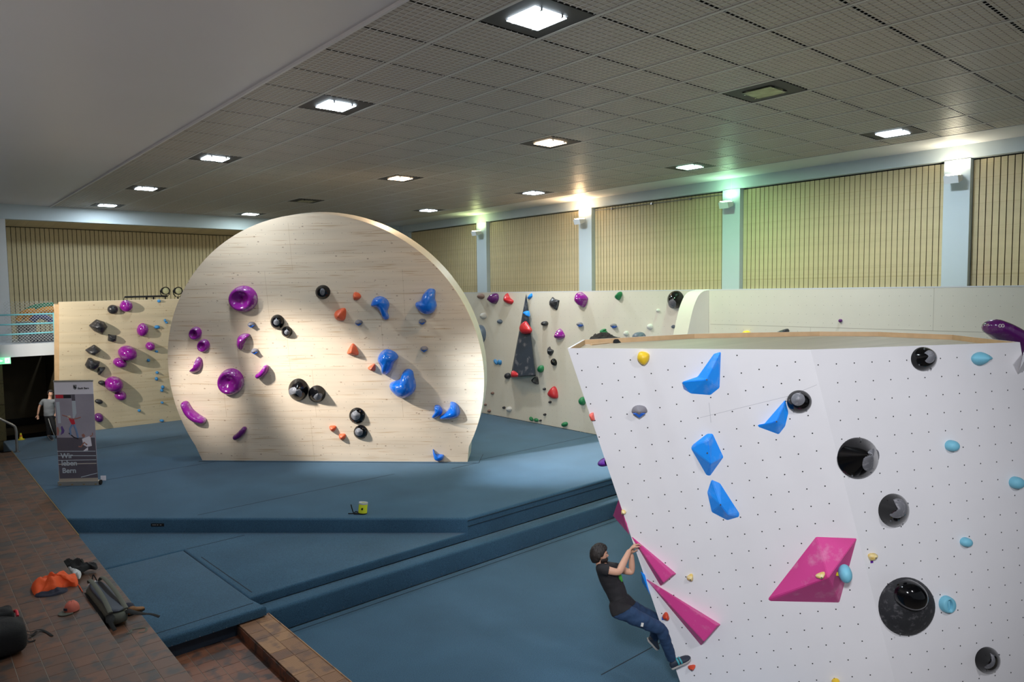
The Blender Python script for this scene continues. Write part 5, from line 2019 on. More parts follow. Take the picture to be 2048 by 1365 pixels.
def finger_hand(wrist, pdir, curl, across, thumb_side=1, size=1.0):
    """palm and five bent fingers: pdir along the hand, curl the way the fingers bend, across from index to little finger"""
    parts = []
    pd, cu, ac = Vector(pdir).normalized(), Vector(curl).normalized(), Vector(across).normalized()
    cu = (cu - pd * cu.dot(pd)).normalized()
    ac = (ac - pd * ac.dot(pd) - cu * ac.dot(cu)).normalized()
    s = size
    w_ = wrist
    palm = {'a': (w_, (0.024 * s, 0.026 * s)), 'b': (w_ + pd * 0.045 * s, (0.036 * s, 0.019 * s)), 'c': (w_ + pd * 0.088 * s, (0.038 * s, 0.014 * s))}
    mb = MB()
    mb.tube([w_ - pd * 0.01, w_ + pd * 0.02 * s, w_ + pd * 0.05 * s, w_ + pd * 0.085 * s, w_ + pd * 0.095 * s], [0.026 * s, 0.031 * s, 0.040 * s, 0.041 * s, 0.034 * s], 14, flat=0.42, up=cu)
    parts.append((mb.v, mb.f))
    for k, (off, ln) in enumerate(((-0.030, 0.92), (-0.010, 1.0), (0.010, 0.95), (0.028, 0.74))):
        b = w_ + pd * (0.078 + (0.006 if k in (1, 2) else 0)) * s + ac * off * s
        a1, a2, a3 = 0.35, 0.95, 1.35
        d1 = pd * math.cos(a1) + cu * math.sin(a1)
        d2 = pd * math.cos(a2) + cu * math.sin(a2)
        d3 = pd * math.cos(a3) + cu * math.sin(a3)
        p1 = b + d1 * 0.046 * ln * s
        p2 = p1 + d2 * 0.028 * ln * s
        p3 = p2 + d3 * 0.022 * ln * s
        mb = MB()
        mb.tube([b - d1 * 0.02, b, b.lerp(p1, .5), p1, p1.lerp(p2, .5), p2, p2.lerp(p3, .6), p3, p3 + d3 * 0.005], [0.0095 * s, 0.0095 * s, 0.0085 * s, 0.0092 * s, 0.0078 * s, 0.0083 * s, 0.0075 * s, 0.006 * s, 0.002], 10)
        parts.append((mb.v, mb.f))
    b = w_ + pd * 0.025 * s - ac * 0.028 * s * thumb_side
    t1 = b + (pd * 0.6 - ac * 0.75 * thumb_side + cu * 0.25).normalized() * 0.042 * s
    t2 = t1 + (pd * 0.75 - ac * 0.25 * thumb_side + cu * 0.55).normalized() * 0.030 * s
    t3 = t2 + (pd * 0.7 + ac * 0.0 + cu * 0.7).normalized() * 0.022 * s
    mb = MB()
    mb.tube([b, b.lerp(t1, .5), t1, t1.lerp(t2, .5), t2, t3, t3 + (t3 - t2) * 0.2], [0.014 * s, 0.0125 * s, 0.0115 * s, 0.0098 * s, 0.010 * s, 0.0078 * s, 0.002], 10)
    parts.append((mb.v, mb.f))
    return parts


def shoe(parent, heel, toe, up, m='shoe', name='climbing_shoe', strap=True, sole='shoe_sole', w_=0.046):
    heel, toe = Vector(heel), Vector(toe)
    y = (toe - heel)
    L_ = y.length
    y.normalize()
    z = Vector(up)
    z = (z - y * z.dot(y)).normalized()
    x = y.cross(z)
    m4 = Matrix.Identity(4)
    for i in range(3):
        m4[i][0], m4[i][1], m4[i][2] = x[i], y[i], z[i]
    m4.translation = heel
    st = [(0.0, 0.024, 0.055), (0.06, 0.032, 0.085), (0.2, 0.036, 0.098), (0.36, 0.037, 0.092), (0.52, 0.043, 0.068), (0.68, 0.047, 0.052), (0.84, 0.042, 0.040), (0.95, 0.028, 0.030), (1.0, 0.010, 0.018)]
    n = 16
    mb = MB()
    vs = []
    for t, hw, hh in st:
        hw *= w_ / 0.046
        for k in range(n):
            a = 2 * PI * k / n
            cx_, sz = math.cos(a), math.sin(a)
            vs.append(Vector((hw * cx_, t * L_, 0.012 + hh * 0.5 + hh * 0.5 * (sz if sz > -0.6 else -0.9))))
    fs = []
    for i in range(len(st) - 1):
        for k in range(n):
            l = (k + 1) % n
            fs.append((i * n + k, (i + 1) * n + k, (i + 1) * n + l, i * n + l))
    fs.append(list(range(n)))
    fs.append([(len(st) - 1) * n + k for k in range(n)][::-1])
    mb.add(vs, fs)
    sh = mb.build(name, M[m], parent, m4, ang=60)
    mb = MB()
    out = [(0.024, 0.0), (0.034, 0.06), (0.036, 0.3), (0.044, 0.55), (0.048, 0.7), (0.042, 0.86), (0.026, 0.97), (0.0, 1.02)]
    P = [(a * w_ / 0.046, b * L_) for a, b in out] + [(-a * w_ / 0.046, b * L_) for a, b in out[-2::-1]]
    mb.prism(P, 0.0, 0.02, bev=0.004)
    mb.build('sole', M[sole], sh, ang=60)
    if strap:
        for t in (0.36, 0.50):
            mb = MB()
            hw, hh = 0.046, 0.09 if t < .4 else 0.072
            mb.tube([Vector((hw * math.cos(a), t * L_, 0.012 + hh * 0.5 + (hh * 0.5 + 0.004) * math.sin(a))) for a in [math.radians(d_) for d_ in range(-20, 201, 20)]], 0.011, 6, flat=0.3, up=(0, 0.05, 1) if False else None)
            mb.build('strap', M['teal'], sh)
    return sh


pc = lambda x, y: (1140 + x / 3.544, 980 + y / 3.544)
J = lambda x, y, D: atd(*pc(x, y), D)
# depth of the boulder's left edge where the hands hold it
Dof = lambda p: (p - CAM).dot(Vector(RW[2]))
Dh = Dof(bl.hit(1268, 1083))
Df = Dof(bl.hit(1362, 1322))
viewr = Vector(RW[0])
viewd = Vector(RW[1])
viewf = Vector(RW[2])
base = onz(1262, 1340, -0.8)
cl = thing('person', 'bearded man in black t-shirt and blue trousers hanging from a pink wedge', 'person', tuple(J(385, 840, Dh - 0.2)))
SR, SL = J(232, 562, Dh - 0.38), J(308, 548, Dh + 0.0)
HR, HL = J(350, 852, Dh - 0.34), J(415, 838, Dh - 0.06)
neck = J(218, 540, Dh - 0.21)
headc = J(212, 462, Dh - 0.22)
chest = J(290, 640, Dh - 0.15)
waist = J(345, 775, Dh - 0.17)
pelv = J(378, 850, Dh - 0.2)
ER, EL = J(345, 590, Dh - 0.38), J(440, 592, Dh + 0.02)
WR, WL = J(424, 425, Dh - 0.10), J(436, 452, Dh + 0.02)
KR, KL = J(648, 990, Dh - 0.22), J(628, 925, Dh + 0.22)
AR, AL = J(726, 1222, Df - 0.10), J(590, 1075, Dh + 0.42)
nodes_ = {'pel': (pelv, (0.135, 0.105)), 'wa': (waist, (0.125, 0.098)), 'ch': (chest, (0.150, 0.108)), 'nk': (neck, (0.062, 0.066)), 'hd': (headc, 0.060),
          'sr': (SR, 0.054), 'er': (ER, 0.045), 'fr': (ER.lerp(WR, 0.3), 0.046), 'wr': (WR, 0.029), 'sl': (SL, 0.054), 'el': (EL, 0.045), 'fl': (EL.lerp(WL, 0.3), 0.045), 'wl': (WL, 0.029),
          'hr': (HR, 0.098), 'kr': (KR, 0.062), 'cr': (KR.lerp(AR, 0.3), 0.060), 'ar': (AR, 0.042), 'hl': (HL, 0.098), 'kl': (KL, 0.062), 'cl': (KL.lerp(AL, 0.3), 0.060), 'al': (AL, 0.042)}
up_ch = chest.lerp(neck, 0.62)
nodes_['uc'] = (up_ch, (0.115, 0.088))
ed = [('pel', 'wa'), ('wa', 'ch'), ('ch', 'uc'), ('uc', 'nk'), ('nk', 'hd'), ('uc', 'sr'), ('sr', 'er'), ('er', 'fr'), ('fr', 'wr'), ('uc', 'sl'), ('sl', 'el'), ('el', 'fl'), ('fl', 'wl'),
      ('pel', 'hr'), ('hr', 'kr'), ('kr', 'cr'), ('cr', 'ar'), ('pel', 'hl'), ('hl', 'kl'), ('kl', 'cl'), ('cl', 'al')]
lookd = (viewr * 0.93 + viewf * 0.20 + viewd * 0.04).normalized()
upd = (-viewd * 1.0 - viewr * 0.10).normalized()
HM = face_M(headc + upd * 0.006, lookd, upd) @ Matrix.Scale(0.90, 4)
parts = [skin_mesh(nodes_, ed, 'pel'), head_mesh(HM)]
hd_dir = (J(482, 372, Dh - 0.02) - WR)
parts += finger_hand(WR, hd_dir, viewd * 0.6 + viewr * 0.8, viewd + viewf * 0.6, 1, 1.02)
parts += finger_hand(WL, (J(455, 378, Dh) - WL), viewr * 0.9 + viewd * 0.3, viewf, 1, 1.0)
bv, bf = fused(parts, 0.0065)
MB().add(bv, bf).build('body', M['skin'], cl, W0, ang=180)
for sx in (-1, 1):
    mb = MB()
    mb.ball((sx * 0.031, 0.0745, 0.004), (0.011, 0.0105, 0.009), seg=12)
    e_ = MB().add([HM @ v for v in mb.v], mb.f).build('eye', M['offwhite'], cl, W0)
    mb = MB()
    mb.ball((sx * 0.032, 0.0845, 0.004), (0.006, 0.004, 0.006), seg=10)
    MB().add([HM @ v for v in mb.v], mb.f).build('iris', M['hair'], e_, W0)
    mb = MB()
    mb.tube([HM @ Vector((sx * x, y, z)) for x, y, z in ((0.014, 0.099, 0.022), (0.03, 0.096, 0.027), (0.05, 0.083, 0.022))], [0.003, 0.0045, 0.003], 6)
    mb.build('eyebrow', M['hair'], cl, W0)


def lerp_tab(x, tab):
    for (x0, y0), (x1, y1) in zip(tab[:-1], tab[1:]):
        if x <= x1:
            return y0 + (y1 - y0) * max(0, (x - x0)) / (x1 - x0)
    return tab[-1][1]


def hair_test(d):
    return (d.z - lerp_tab(d.y, [(-1, -0.80), (-0.25, -0.58), (-0.10, -0.12), (0.06, -0.10), (0.16, 0.12), (0.42, 0.44), (1, 0.56)])) * 6


shell_patch(HM, hair_test, 0.017, 0.008, 3.0, 'hair', 'hair', cl, hang=lambda d: Vector((0, -0.012 * max(0, -d.y), -0.03 * max(0, -d.y) * max(0, 0.3 - d.z))))
shell_patch(HM, lambda d: min((-0.36 - d.z), (d.y + 0.05), 0.2 if (abs(d.x) > 0.14 or d.z < -0.62 or (d.z > -0.49 and d.z < -0.40)) else 0.01) * 8 if d.y > -0.02 else 0, 0.012, 0.004, 8.0, 'beard', 'hair', cl,
            hang=lambda d: Vector((0, 0.010 * max(0, d.y), 0)))


def seg_near(p, a, b):
    d = b - a
    t = max(0.0, min(1.0, (p - a).dot(d) / d.length_squared))
    return (p - a - d * t).length, t


def garment(parent, name, bv, bf, bones, keep, off, m, fold=0.01, fscale=9.0, seedv=1.0):
    """clothing grown from the body's own surface: keep(bone, t, p) tells how far out it stands (0 = bare skin)"""
    nrm = [Vector((0, 0, 0)) for _ in bv]
    for f in bf:
        n_ = (bv[f[1]] - bv[f[0]]).cross(bv[f[2]] - bv[f[0]])
        for i in f:
            nrm[i] += n_
    val = []
    for p in bv:
        best, bb, bt = 9, None, 0
        for nm, (a_, b_, ra, rb) in bones.items():
            d_, t_ = seg_near(p, a_, b_)
            d_ -= ra + (rb - ra) * t_
            if d_ < best:
                best, bb, bt = d_, nm, t_
        val.append(keep(bb, bt, p))
    idx, vs, fs = {}, [], []
    for f in bf:
        if all(val[i] > 0 for i in f):
            g_ = []
            for i in f:
                if i not in idx:
                    idx[i] = len(vs)
                    p = bv[i]
                    nz = noise.noise(p * fscale + Vector((seedv, 0, 0))) + 0.5 * noise.noise(p * fscale * 2.3)
                    vs.append(p + nrm[i].normalized() * (off * val[i] + fold * nz * val[i]))
                g_.append(idx[i])
            fs.append(g_)
    o = MB().add(vs, fs).build(name, M[m], parent, W0, ang=180)
    sm = o.modifiers.new('soft', 'SMOOTH')
    sm.iterations = 6
    sm.factor = 0.5
    sd = o.modifiers.new('thick', 'SOLIDIFY')
    sd.thickness = 0.006
    sd.offset = -1
    return o


R_ = lambda k: nodes_[k][1] if not isinstance(nodes_[k][1], tuple) else sum(nodes_[k][1]) / 2
bones = {}
for a_, b_ in ed:
    bones[a_ + '-' + b_] = (nodes_[a_][0], nodes_[b_][0], R_(a_), R_(b_))
hem_d = (waist - pelv).normalized()


def shirt_keep(bn, t, p):
    if bn in ('wa-ch', 'ch-uc', 'uc-sr', 'uc-sl'):
        return 1
    if bn == 'uc-nk':
        return 1 if t < 0.62 else 0
    if bn == 'pel-wa':
        return 1.5 if (p - pelv).dot(hem_d) > 0.0 else 0
    if bn in ('pel-hr', 'pel-hl', 'hr-kr', 'hl-kl'):
        return 1.6 if (p - pelv).dot(hem_d) > 0.0 else 0
    if bn in ('sr-er', 'sl-el'):
        if t < 0.36:
            return 1.25
        return 1 if min(seg_near(p, waist, chest)[0], seg_near(p, chest, up_ch)[0]) < 0.14 else 0
    return 0


def trouser_keep(bn, t, p):
    if bn in ('pel-hr', 'pel-hl', 'hr-kr', 'hl-kl', 'kr-cr', 'kl-cl'):
        return 1 if (p - pelv).dot(hem_d) < 0.03 else 0
    if bn == 'pel-wa':
        return 0.6 if (p - pelv).dot(hem_d) < 0.03 else 0
    if bn in ('cr-ar', 'cl-al'):
        return 1.1 if t < 0.86 else 0
    return 0


shirt = garment(cl, 't_shirt', bv, bf, bones, shirt_keep, 0.014, 'tee_black', 0.008, 9, 2.0)
mb = MB()
mb.tube([J(340, 594, Dh - 0.28), J(352, 606, Dh - 0.27), J(360, 630, Dh - 0.26), J(370, 652, Dh - 0.25)], [0.010, 0.02, 0.02, 0.008], 8, flat=0.5, up=viewf)
mb.build('green_print', mat('shirt_print', (70, 160, 60), 0.8), shirt, W0)
trs = garment(cl, 'trousers', bv, bf, bones, trouser_keep, 0.017, 'pants', 0.012, 11, 6.0)
mb = MB()
p0 = J(512, 958, Dh - 0.415)
mb.box((-0.014, -0.002, -0.022), (0.014, 0.002, 0.022), M=face_M(p0, viewf, -viewd + viewr * 0.2))
mb.build('leg_label', M['offwhite'], trs, W0, smooth=False)
toeR = bl.hit(1381, 1317, 0.03)
shoe(cl, J(716, 1268, Df - 0.11), toeR, upd + viewr * 0.2 - viewf * 0.35)
shoe(cl, J(548, 1062, Dh + 0.36), J(618, 1132, Dh + 0.46), -viewd + viewr * 0.9 - viewf * 0.5, strap=False)

# the person behind the banner
D2 = Dof(Vector((3.42, 25.5, 0)))
p2 = lambda x, y, dd=0.0: atd(x / 7.585, 740 + y / 7.585, D2 + dd)       # photo crop at 7.585 times
base2 = onz(100, 881, 0.0)
pb = thing('person', 'person in a grey t-shirt and black side striped trousers walking behind the banner', 'person', (base2.x, base2.y, 0))
hc = p2(765, 362)
nk = p2(760, 425)
n2 = {'pel': (p2(752, 690), (0.13, 0.10)), 'wa': (p2(748, 610), (0.115, 0.09)), 'ch': (p2(748, 520), (0.13, 0.10)), 'nk': (nk, 0.05), 'hd': (hc, 0.055),
      'sr': (p2(668, 462), 0.05), 'er': (p2(598, 560, -0.02), 0.038), 'wr': (p2(572, 690, -0.05), 0.026), 'hr': (p2(572, 745, -0.06), 0.03),
      'sl': (p2(835, 465), 0.05), 'el': (p2(868, 570, 0.1), 0.038), 'wl': (p2(850, 660, -0.02), 0.026),
      'h1': (p2(722, 715), 0.08), 'k1': (p2(742, 870, 0.02), 0.055), 'a1': (p2(738, 1010, -0.05), 0.04), 'h2': (p2(778, 712), 0.08), 'k2': (p2(812, 860, -0.12), 0.055), 'a2': (p2(866, 1005, -0.1), 0.04)}
e2 = [('pel', 'wa'), ('wa', 'ch'), ('ch', 'nk'), ('nk', 'hd'), ('ch', 'sr'), ('sr', 'er'), ('er', 'wr'), ('ch', 'sl'), ('sl', 'el'), ('el', 'wl'), ('pel', 'h1'), ('h1', 'k1'), ('k1', 'a1'), ('pel', 'h2'), ('h2', 'k2'), ('k2', 'a2')]
toc = (CAM - hc)
toc.z = 0
toc.normalize()
HM2 = face_M(hc, toc + Vector((0.25, 0, -0.1)), (0, 0, 1))
HM2 = HM2 @ Matrix.Scale(0.84, 4)
pr = [skin_mesh(n2, e2, 'pel'), head_mesh(HM2)]
wr2 = n2['wr'][0]
pr += finger_hand(wr2, Vector((0.02, 0, -1)), toc, Vector((1, 0, 0)), 1, 0.85)
pr += finger_hand(n2['wl'][0], Vector((-0.3, 0, -1)), toc, Vector((-1, 0, 0)), 1, 0.85)
vs, fs = fused(pr, 0.008)
MB().add(vs, fs).build('body', M['skin'], pb, W0, ang=180)
for sx in (-1, 1):
    mb = MB()
    mb.ball((sx * 0.030, 0.079, 0.004), (0.008, 0.006, 0.005), seg=10)
    MB().add([HM2 @ v for v in mb.v], mb.f).build('eye', M['hair'], pb, W0)
shell_patch(HM2, lambda d: (d.z + 0.35 - 1.05 * max(0, d.y + 0.1)) * 5 if not (d.y > 0.5 and d.z < 0.6) else 0, 0.014, 0.004, 5.0, 'hair', 'hair', pb)
R2 = lambda k: n2[k][1] if not isinstance(n2[k][1], tuple) else sum(n2[k][1]) / 2
bones2 = {a_ + '-' + b_: (n2[a_][0], n2[b_][0], R2(a_), R2(b_)) for a_, b_ in e2}
zh = p2(750, 700).z


def s2_keep(bn, t, p):
    if bn in ('wa-ch', 'ch-sr', 'ch-sl'):
        return 1
    if bn == 'ch-nk':
        return 1 if t < 0.8 else 0
    if bn in ('sr-er', 'sl-el'):
        return 1.4 if t < 0.7 else 0
    if bn in ('pel-wa', 'pel-h1', 'pel-h2', 'h1-k1', 'h2-k2'):
        return 1.3 if p.z > zh else 0
    return 0


def t2_keep(bn, t, p):
    if bn in ('pel-h1', 'pel-h2', 'h1-k1', 'h2-k2', 'pel-wa'):
        return 1 if p.z < zh + 0.06 else 0
    if bn in ('k1-a1', 'k2-a2'):
        return 1 if t < 0.9 else 0
    return 0


garment(pb, 't_shirt', vs, fs, bones2, s2_keep, 0.016, 'tee_grey', 0.006, 8, 1.0)
t2 = garment(pb, 'trousers', vs, fs, bones2, t2_keep, 0.016, 'black_cloth', 0.006, 8, 4.0)
sdir = (viewr * -0.75 - viewf * 0.66).normalized()


def stripe_keep(bn, t, p):
    if bn not in ('h2-k2', 'k2-a2', 'pel-h2'):
        return 0
    a_, b_, _, _ = bones2[bn]
    c_ = a_ + (b_ - a_) * seg_near(p, a_, b_)[1]
    return 1 if (p - c_).normalized().dot(sdir) > 0.90 and p.z < zh - 0.02 and (bn != 'k2-a2' or t < 0.88) else 0


garment(pb, 'side_stripe', vs, fs, bones2, stripe_keep, 0.026, 'stripe', 0.0, 8, 4.0)
fz = lambda p: Vector((p.x, p.y, 0.002))
h1 = fz(onz(96, 872, 0.0))
shoe(pb, h1, fz(onz(103, 882, 0.0)) + Vector((0.03, 0, 0)), (0, 0, 1), name='shoe', strap=False)
h2 = fz(onz(113, 875, 0.0))
shoe(pb, h2, h2 + Vector((0.02, -0.25, 0)), (0, 0, 1), name='shoe', strap=False)

# ------------------------------------------------------------------ roll-up banner
b0, b1 = onz(119, 972.5, 0.0), onz(196.5, 971, 0.0)
ub = (b1 - b0)
WBn = ub.length
ub.normalize()
nb = Vector((ub.y, -ub.x, 0))
ban = Frame(b0 + Vector((0, 0, 0.1)), ub, nb)
HB = ban.pix(101, 764).y
bt = thing('rollup_banner', 'tall printed roll-up banner standing on the blue mat at the left', 'banner', tuple((b0 + b1) / 2), M=None)
Mb = ban.M()


def slab(name, x0, y0, x1, y1, m, par=bt, z=0.0, th=0.002):
    mb = MB()
    mb.box((x0, y0, z - th), (x1, y1, z))
    return mb.build(name, M[m], par, Mb, smooth=False)


yh = HB * 0.872
yf = HB * 0.105
cloth = slab('printed_sheet', 0, yf, WBn, yh, 'banner_grey', th=0.004)
slab('white_header', 0, yh, WBn, HB, 'banner_white', th=0.004)
slab('foot_strip', 0.0, 0.0, WBn, yf, 'banner_beige', th=0.004)
mb = MB()
mb.box((-0.01, HB - 0.01, -0.02), (WBn + 0.01, HB + 0.025, 0.012))
mb.build('top_rail', M['alu'], bt, Mb, smooth=False)
mb = MB()
mb.box((-0.02, -0.095, -0.11), (WBn + 0.02, 0.0, 0.03))
cas = mb.build('cassette', M['alu'], bt, Mb, smooth=False)
mb = MB()
mb.lathe([(0.055, 0), (0.055, 0.03), (0.02, 0.032)], 16, M=Matrix.Translation((WBn + 0.02, -0.04, -0.04)) @ Matrix.Rotation(PI / 2, 4, 'Y'))
mb.build('end_cap', M['black'], cas, Mb)
mb = MB()
mb.box((WBn + 0.0, -0.02, -0.12), (WBn + 0.12, 0.09, -0.115))
mb.build('back_tag', M['banner_white'], bt, Mb, smooth=False)
for k in range(4):
    x = 0.04 + k * (WBn - 0.08) / 3
    slab('foot_stud', x - 0.025, -0.075, x + 0.025, -0.055, 'brass', z=0.034, th=0.004)
mb = MB()
mb.tube([(WBn / 2, -0.05, -0.05), (WBn / 2, HB, -0.03)], 0.01, 6)
mb.build('pole', M['alu'], bt, Mb)


def bx(x, y):
    """banner print: photo crop (4.873 times, origin 0,720) to banner coordinates"""
    return ban.pix(x / 4.873, 720 + y / 4.873)


def print_poly(name, pts, m, z=0.0015, par=cloth):
    mb = MB()
    P = ccw([bx(*p) for p in pts])
    mb.prism(P, 0.0, z)
    return mb.build(name, M[m], par, Mb, smooth=False)


def print_line(name, pts, r, m, z=0.002):
    mb = MB()
    P = [bx(*p) for p in pts]
    mb.tube([Vector((p.x, p.y, z)) for p in P], r, 6, flat=0.15, up=(0, 0, 1))
    return mb.build(name, M[m], cloth, Mb, smooth=False)


print_poly('photo_ground', [(552, 760), (925, 760), (955, 1150), (583, 1160)], 'banner_dark', 0.0008)
print_poly('red_block', [(540, 342), (615, 342), (618, 376), (543, 377)], 'print_red')
print_poly('black_block', [(616, 342), (692, 342), (694, 375), (619, 376)], 'print_black')
print_poly('wall_panel', [(545, 412), (578, 410), (594, 618), (566, 620)], 'print_light')
print_poly('wall_panel', [(700, 400), (735, 400), (745, 520), (712, 600)], 'print_light')
print_poly('wall_shade', [(694, 340), (728, 338), (734, 400), (700, 400)], 'banner_dark')
print_line('jumper_arms', [(606, 540), (650, 552), (700, 580), (745, 574), (788, 560)], 0.012, 'print_skin')
print_poly('jumper_shirt', [(668, 570), (720, 572), (734, 628), (700, 634)], 'print_red', 0.003)
print_poly('jumper_hair', [(655, 548), (680, 543), (692, 560), (676, 572), (658, 570)], 'print_blond', 0.003)
print_line('jumper_leg', [(705, 632), (682, 675), (690, 735)], 0.022, 'print_blue', 0.003)
print_line('jumper_leg', [(722, 630), (744, 690), (762, 762)], 0.022, 'print_blue', 0.003)
print_line('skateboard', [(672, 715), (720, 755), (766, 772)], 0.012, 'print_black', 0.004)
print_poly('child_figure', [(594, 655), (606, 645), (630, 690), (622, 715), (592, 735), (600, 700)], 'print_purple', 0.003)
print_poly('child_figure', [(553, 660), (566, 655), (578, 690), (570, 740), (556, 735)], 'print_skin', 0.003)
print_poly('ball_print', [(580, 685), (588, 680), (596, 686), (594, 698), (582, 698)], 'print_green', 0.003)
print_poly('dancer_shirt', [(800, 770), (880, 742), (896, 840), (850, 850), (812, 830)], 'banner_white', 0.003)
print_poly('dancer_head', [(796, 730), (816, 720), (832, 740), (822, 758), (802, 752)], 'print_skin', 0.003)
print_line('dancer_arm', [(876, 750), (902, 735), (902, 712)], 0.012, 'print_skin', 0.003)
print_line('dancer_leg', [(850, 830), (822, 805), (790, 850), (766, 846)], 0.016, 'print_skin', 0.004)
print_poly('dancer_shoe', [(812, 890), (836, 868), (858, 852), (858, 884), (838, 886)], 'banner_white', 0.004)
for (a, b), m_ in ((((558, 893), (930, 892)), 'print_light'), (((566, 936), (935, 936)), 'print_light'), (((570, 982), (938, 976)), 'print_light'), (((572, 1020), (940, 1010)), 'print_blond'), (((790, 1145), (948, 1105)), 'print_light')):
    print_line('paving_line', [a, b], 0.007, m_)


def text(body, x, y, h, m, par):
    cu = bpy.data.curves.new('lettering', 'FONT')
    cu.body = body
    cu.size = h
    cu.extrude = 0.001
    cu.offset = 0.022 * h
    tmp = bpy.data.objects.new('tmp', cu)
    C.objects.link(tmp)
    dg = bpy.context.evaluated_depsgraph_get()
    me = bpy.data.meshes.new_from_object(tmp.evaluated_get(dg))
    bpy.data.objects.remove(tmp)
    me.materials.clear()
    me.materials.append(M[m])
    o = bpy.data.objects.new('lettering', me)
    C.objects.link(o)
    place(o, par, Mb @ Matrix.Translation((x, y, 0.004)))
    return o


for body, px_, py_ in (('Wir', 594, 960), ('leben', 600, 1032), ('Bern', 608, 1104)):
    p = bx(px_, py_)
    hh = (bx(600, 912) - bx(600, 960)).length
    text(body, p.x, p.y, hh / 0.70, 'print_light', cloth)
p = bx(757, 287)
text('Stadt Bern', p.x, p.y, 0.06, 'print_black', bt)
p = bx(730, 268)
mb = MB()
mb.prism([(p.x - 0.04, p.y + 0.055), (p.x - 0.04, p.y - 0.025), (p.x, p.y - 0.06), (p.x + 0.04, p.y - 0.025), (p.x + 0.04, p.y + 0.055)], 0.0, 0.003)
crest = mb.build('crest', M['box_grey'], bt, Mb, smooth=False)
mb = MB()
for a, b, r in (((-0.045, 0.05), (0.04, -0.03), 0.026), ((-0.02, 0.03), (-0.03, -0.02), 0.01), ((0.03, -0.03), (0.01, -0.07), 0.011), ((0.04, -0.02), (0.052, -0.06), 0.01), ((0.0, 0.0), (-0.02, -0.04), 0.01)):
    mb.tube([(p.x + a[0] * .55, p.y + a[1] * .55, 0.004), (p.x + b[0] * .55, p.y + b[1] * .55, 0.004)], r * .55, 8, flat=0.2, up=(0, 0, 1))
mb.build('bear_figure', M['print_black'], crest, Mb)

# ------------------------------------------------------------------ stage lamps behind the left wall
sl_ = thing('lighting_bar', 'black lighting bar above the left plywood wall', 'bar', tuple(ony(292, 600, 27.0)))
mb = MB()
mb.tube([ony(250, 594.5, 27), ony(335, 592.5, 27)], 0.032, 8)
mb.build('bar', M['black_cloth'], sl_, W0)
for x in (293, 307):
    mb = MB()
    mb.tube([ony(x, 593, 27), ony(x, 612, 27)], 0.03, 6)
    mb.build('bracket', M['black_cloth'], sl_, W0)
mb = MB()
mb.tube([ony(249, 594, 27), ony(247, 602, 26.95), ony(247, 615, 26.95)], 0.012, 6)
mb.build('cable', M['black_cloth'], sl_, W0)
for x, lab in ((331.5, 'round black stage lamp at the right end of the lighting bar'), (357, 'round black stage lamp next to the edge of the round wall')):
    c = ony(x, 582, 26.9)
    t = thing('stage_lamp', lab, 'stage lamp', tuple(c), 'stage lamps above the left plywood wall')
    mb = MB()
    R4 = Matrix.Rotation(PI / 2, 4, 'X')
    mb.lathe([(0.0, -0.34), (0.09, -0.32), (0.12, -0.2), (0.125, 0.0), (0.14, 0.0), (0.14, 0.02), (0.12, 0.02), (0.115, -0.01), (0.0, -0.01)][1:], 18, M=R4)
    mb.build('housing', M['black_cloth'], t)
    mb = MB()
    mb.lathe([(0.112, 0.0), (0.08, 0.02), (0.0, 0.03)][:2], 18, M=Matrix.Rotation(PI / 2, 4, 'X') @ Matrix.Translation((0, 0, -0.005)))
    mb.build('lens', mat('stage_lens', (190, 190, 150), 0.15), t)
    mb = MB()
    for sx in (-1, 1):
        mb.tube([(0.15 * sx, 0.1, 0), (0.14 * sx, 0.1, -0.12), (0.05 * sx, 0.1, -0.22)], 0.016, 6)
        mb.tube([(0.125 * sx, 0.1, 0), (0.16 * sx, 0.1, 0)], 0.02, 6)
    mb.tube([(0.0, 0.1, -0.2), (0, 0.1, -0.5)], 0.025, 6)
    mb.build('yoke', M['black_cloth'], t)

# ------------------------------------------------------------------ bags, clothes and small things
def flat(z):
    return Frame((0, 0, z), (1, 0, 0), (0, 0, 1))


def crumple(name, outline, z, h, m, label, cat, group=None, seedv=1, n=72, parent=None, rough=0.9, fr=None):
    fr = fr or flat(z)
    P = [fr.pix(x, y) for x, y in outline]
    c = sum(P, Vector((0, 0))) / len(P)
    P = ccw(spline([p - c for p in P], n))
    mb = MB()
    K = 14
    vs = []
    for k in range(K):
        s = 1 - k / K
        for i, v in enumerate(P):
            w2 = v * s
            nz = (0.5 + 0.9 * noise.noise(Vector((w2.x * 8 + seedv, w2.y * 8, seedv))) + 0.28 * noise.noise(Vector((w2.x * 22, w2.y * 22, seedv * 2.3))))
            hz_ = h * (0.25 + 0.75 * (1 - s) ** 0.5) * (1 - rough * 0.5 + rough * nz) if k else -0.002
            if k == 1:
                hz_ = max(hz_, 0.012)
            vs.append(Vector((w2.x * (1.0 if k else 0.99), w2.y, max(hz_, 0.004) if k else 0.0)))
    vs.append(Vector((0, 0, h * 0.7)))
    fs = []
    for r in range(K - 1):
        for i in range(n):
            j = (i + 1) % n
            fs.append((r * n + i, r * n + j, (r + 1) * n + j, (r + 1) * n + i))
    for i in range(n):
        fs.append(((K - 1) * n + i, (K - 1) * n + (i + 1) % n, len(vs) - 1))
    fs.append(list(range(n))[::-1])
    o = mb.add(vs, fs).build(name, M[m], parent, fr.M(c.x, c.y, 0.0), ang=60)
    if not parent:
        tag(o, label, cat, group)
    return o


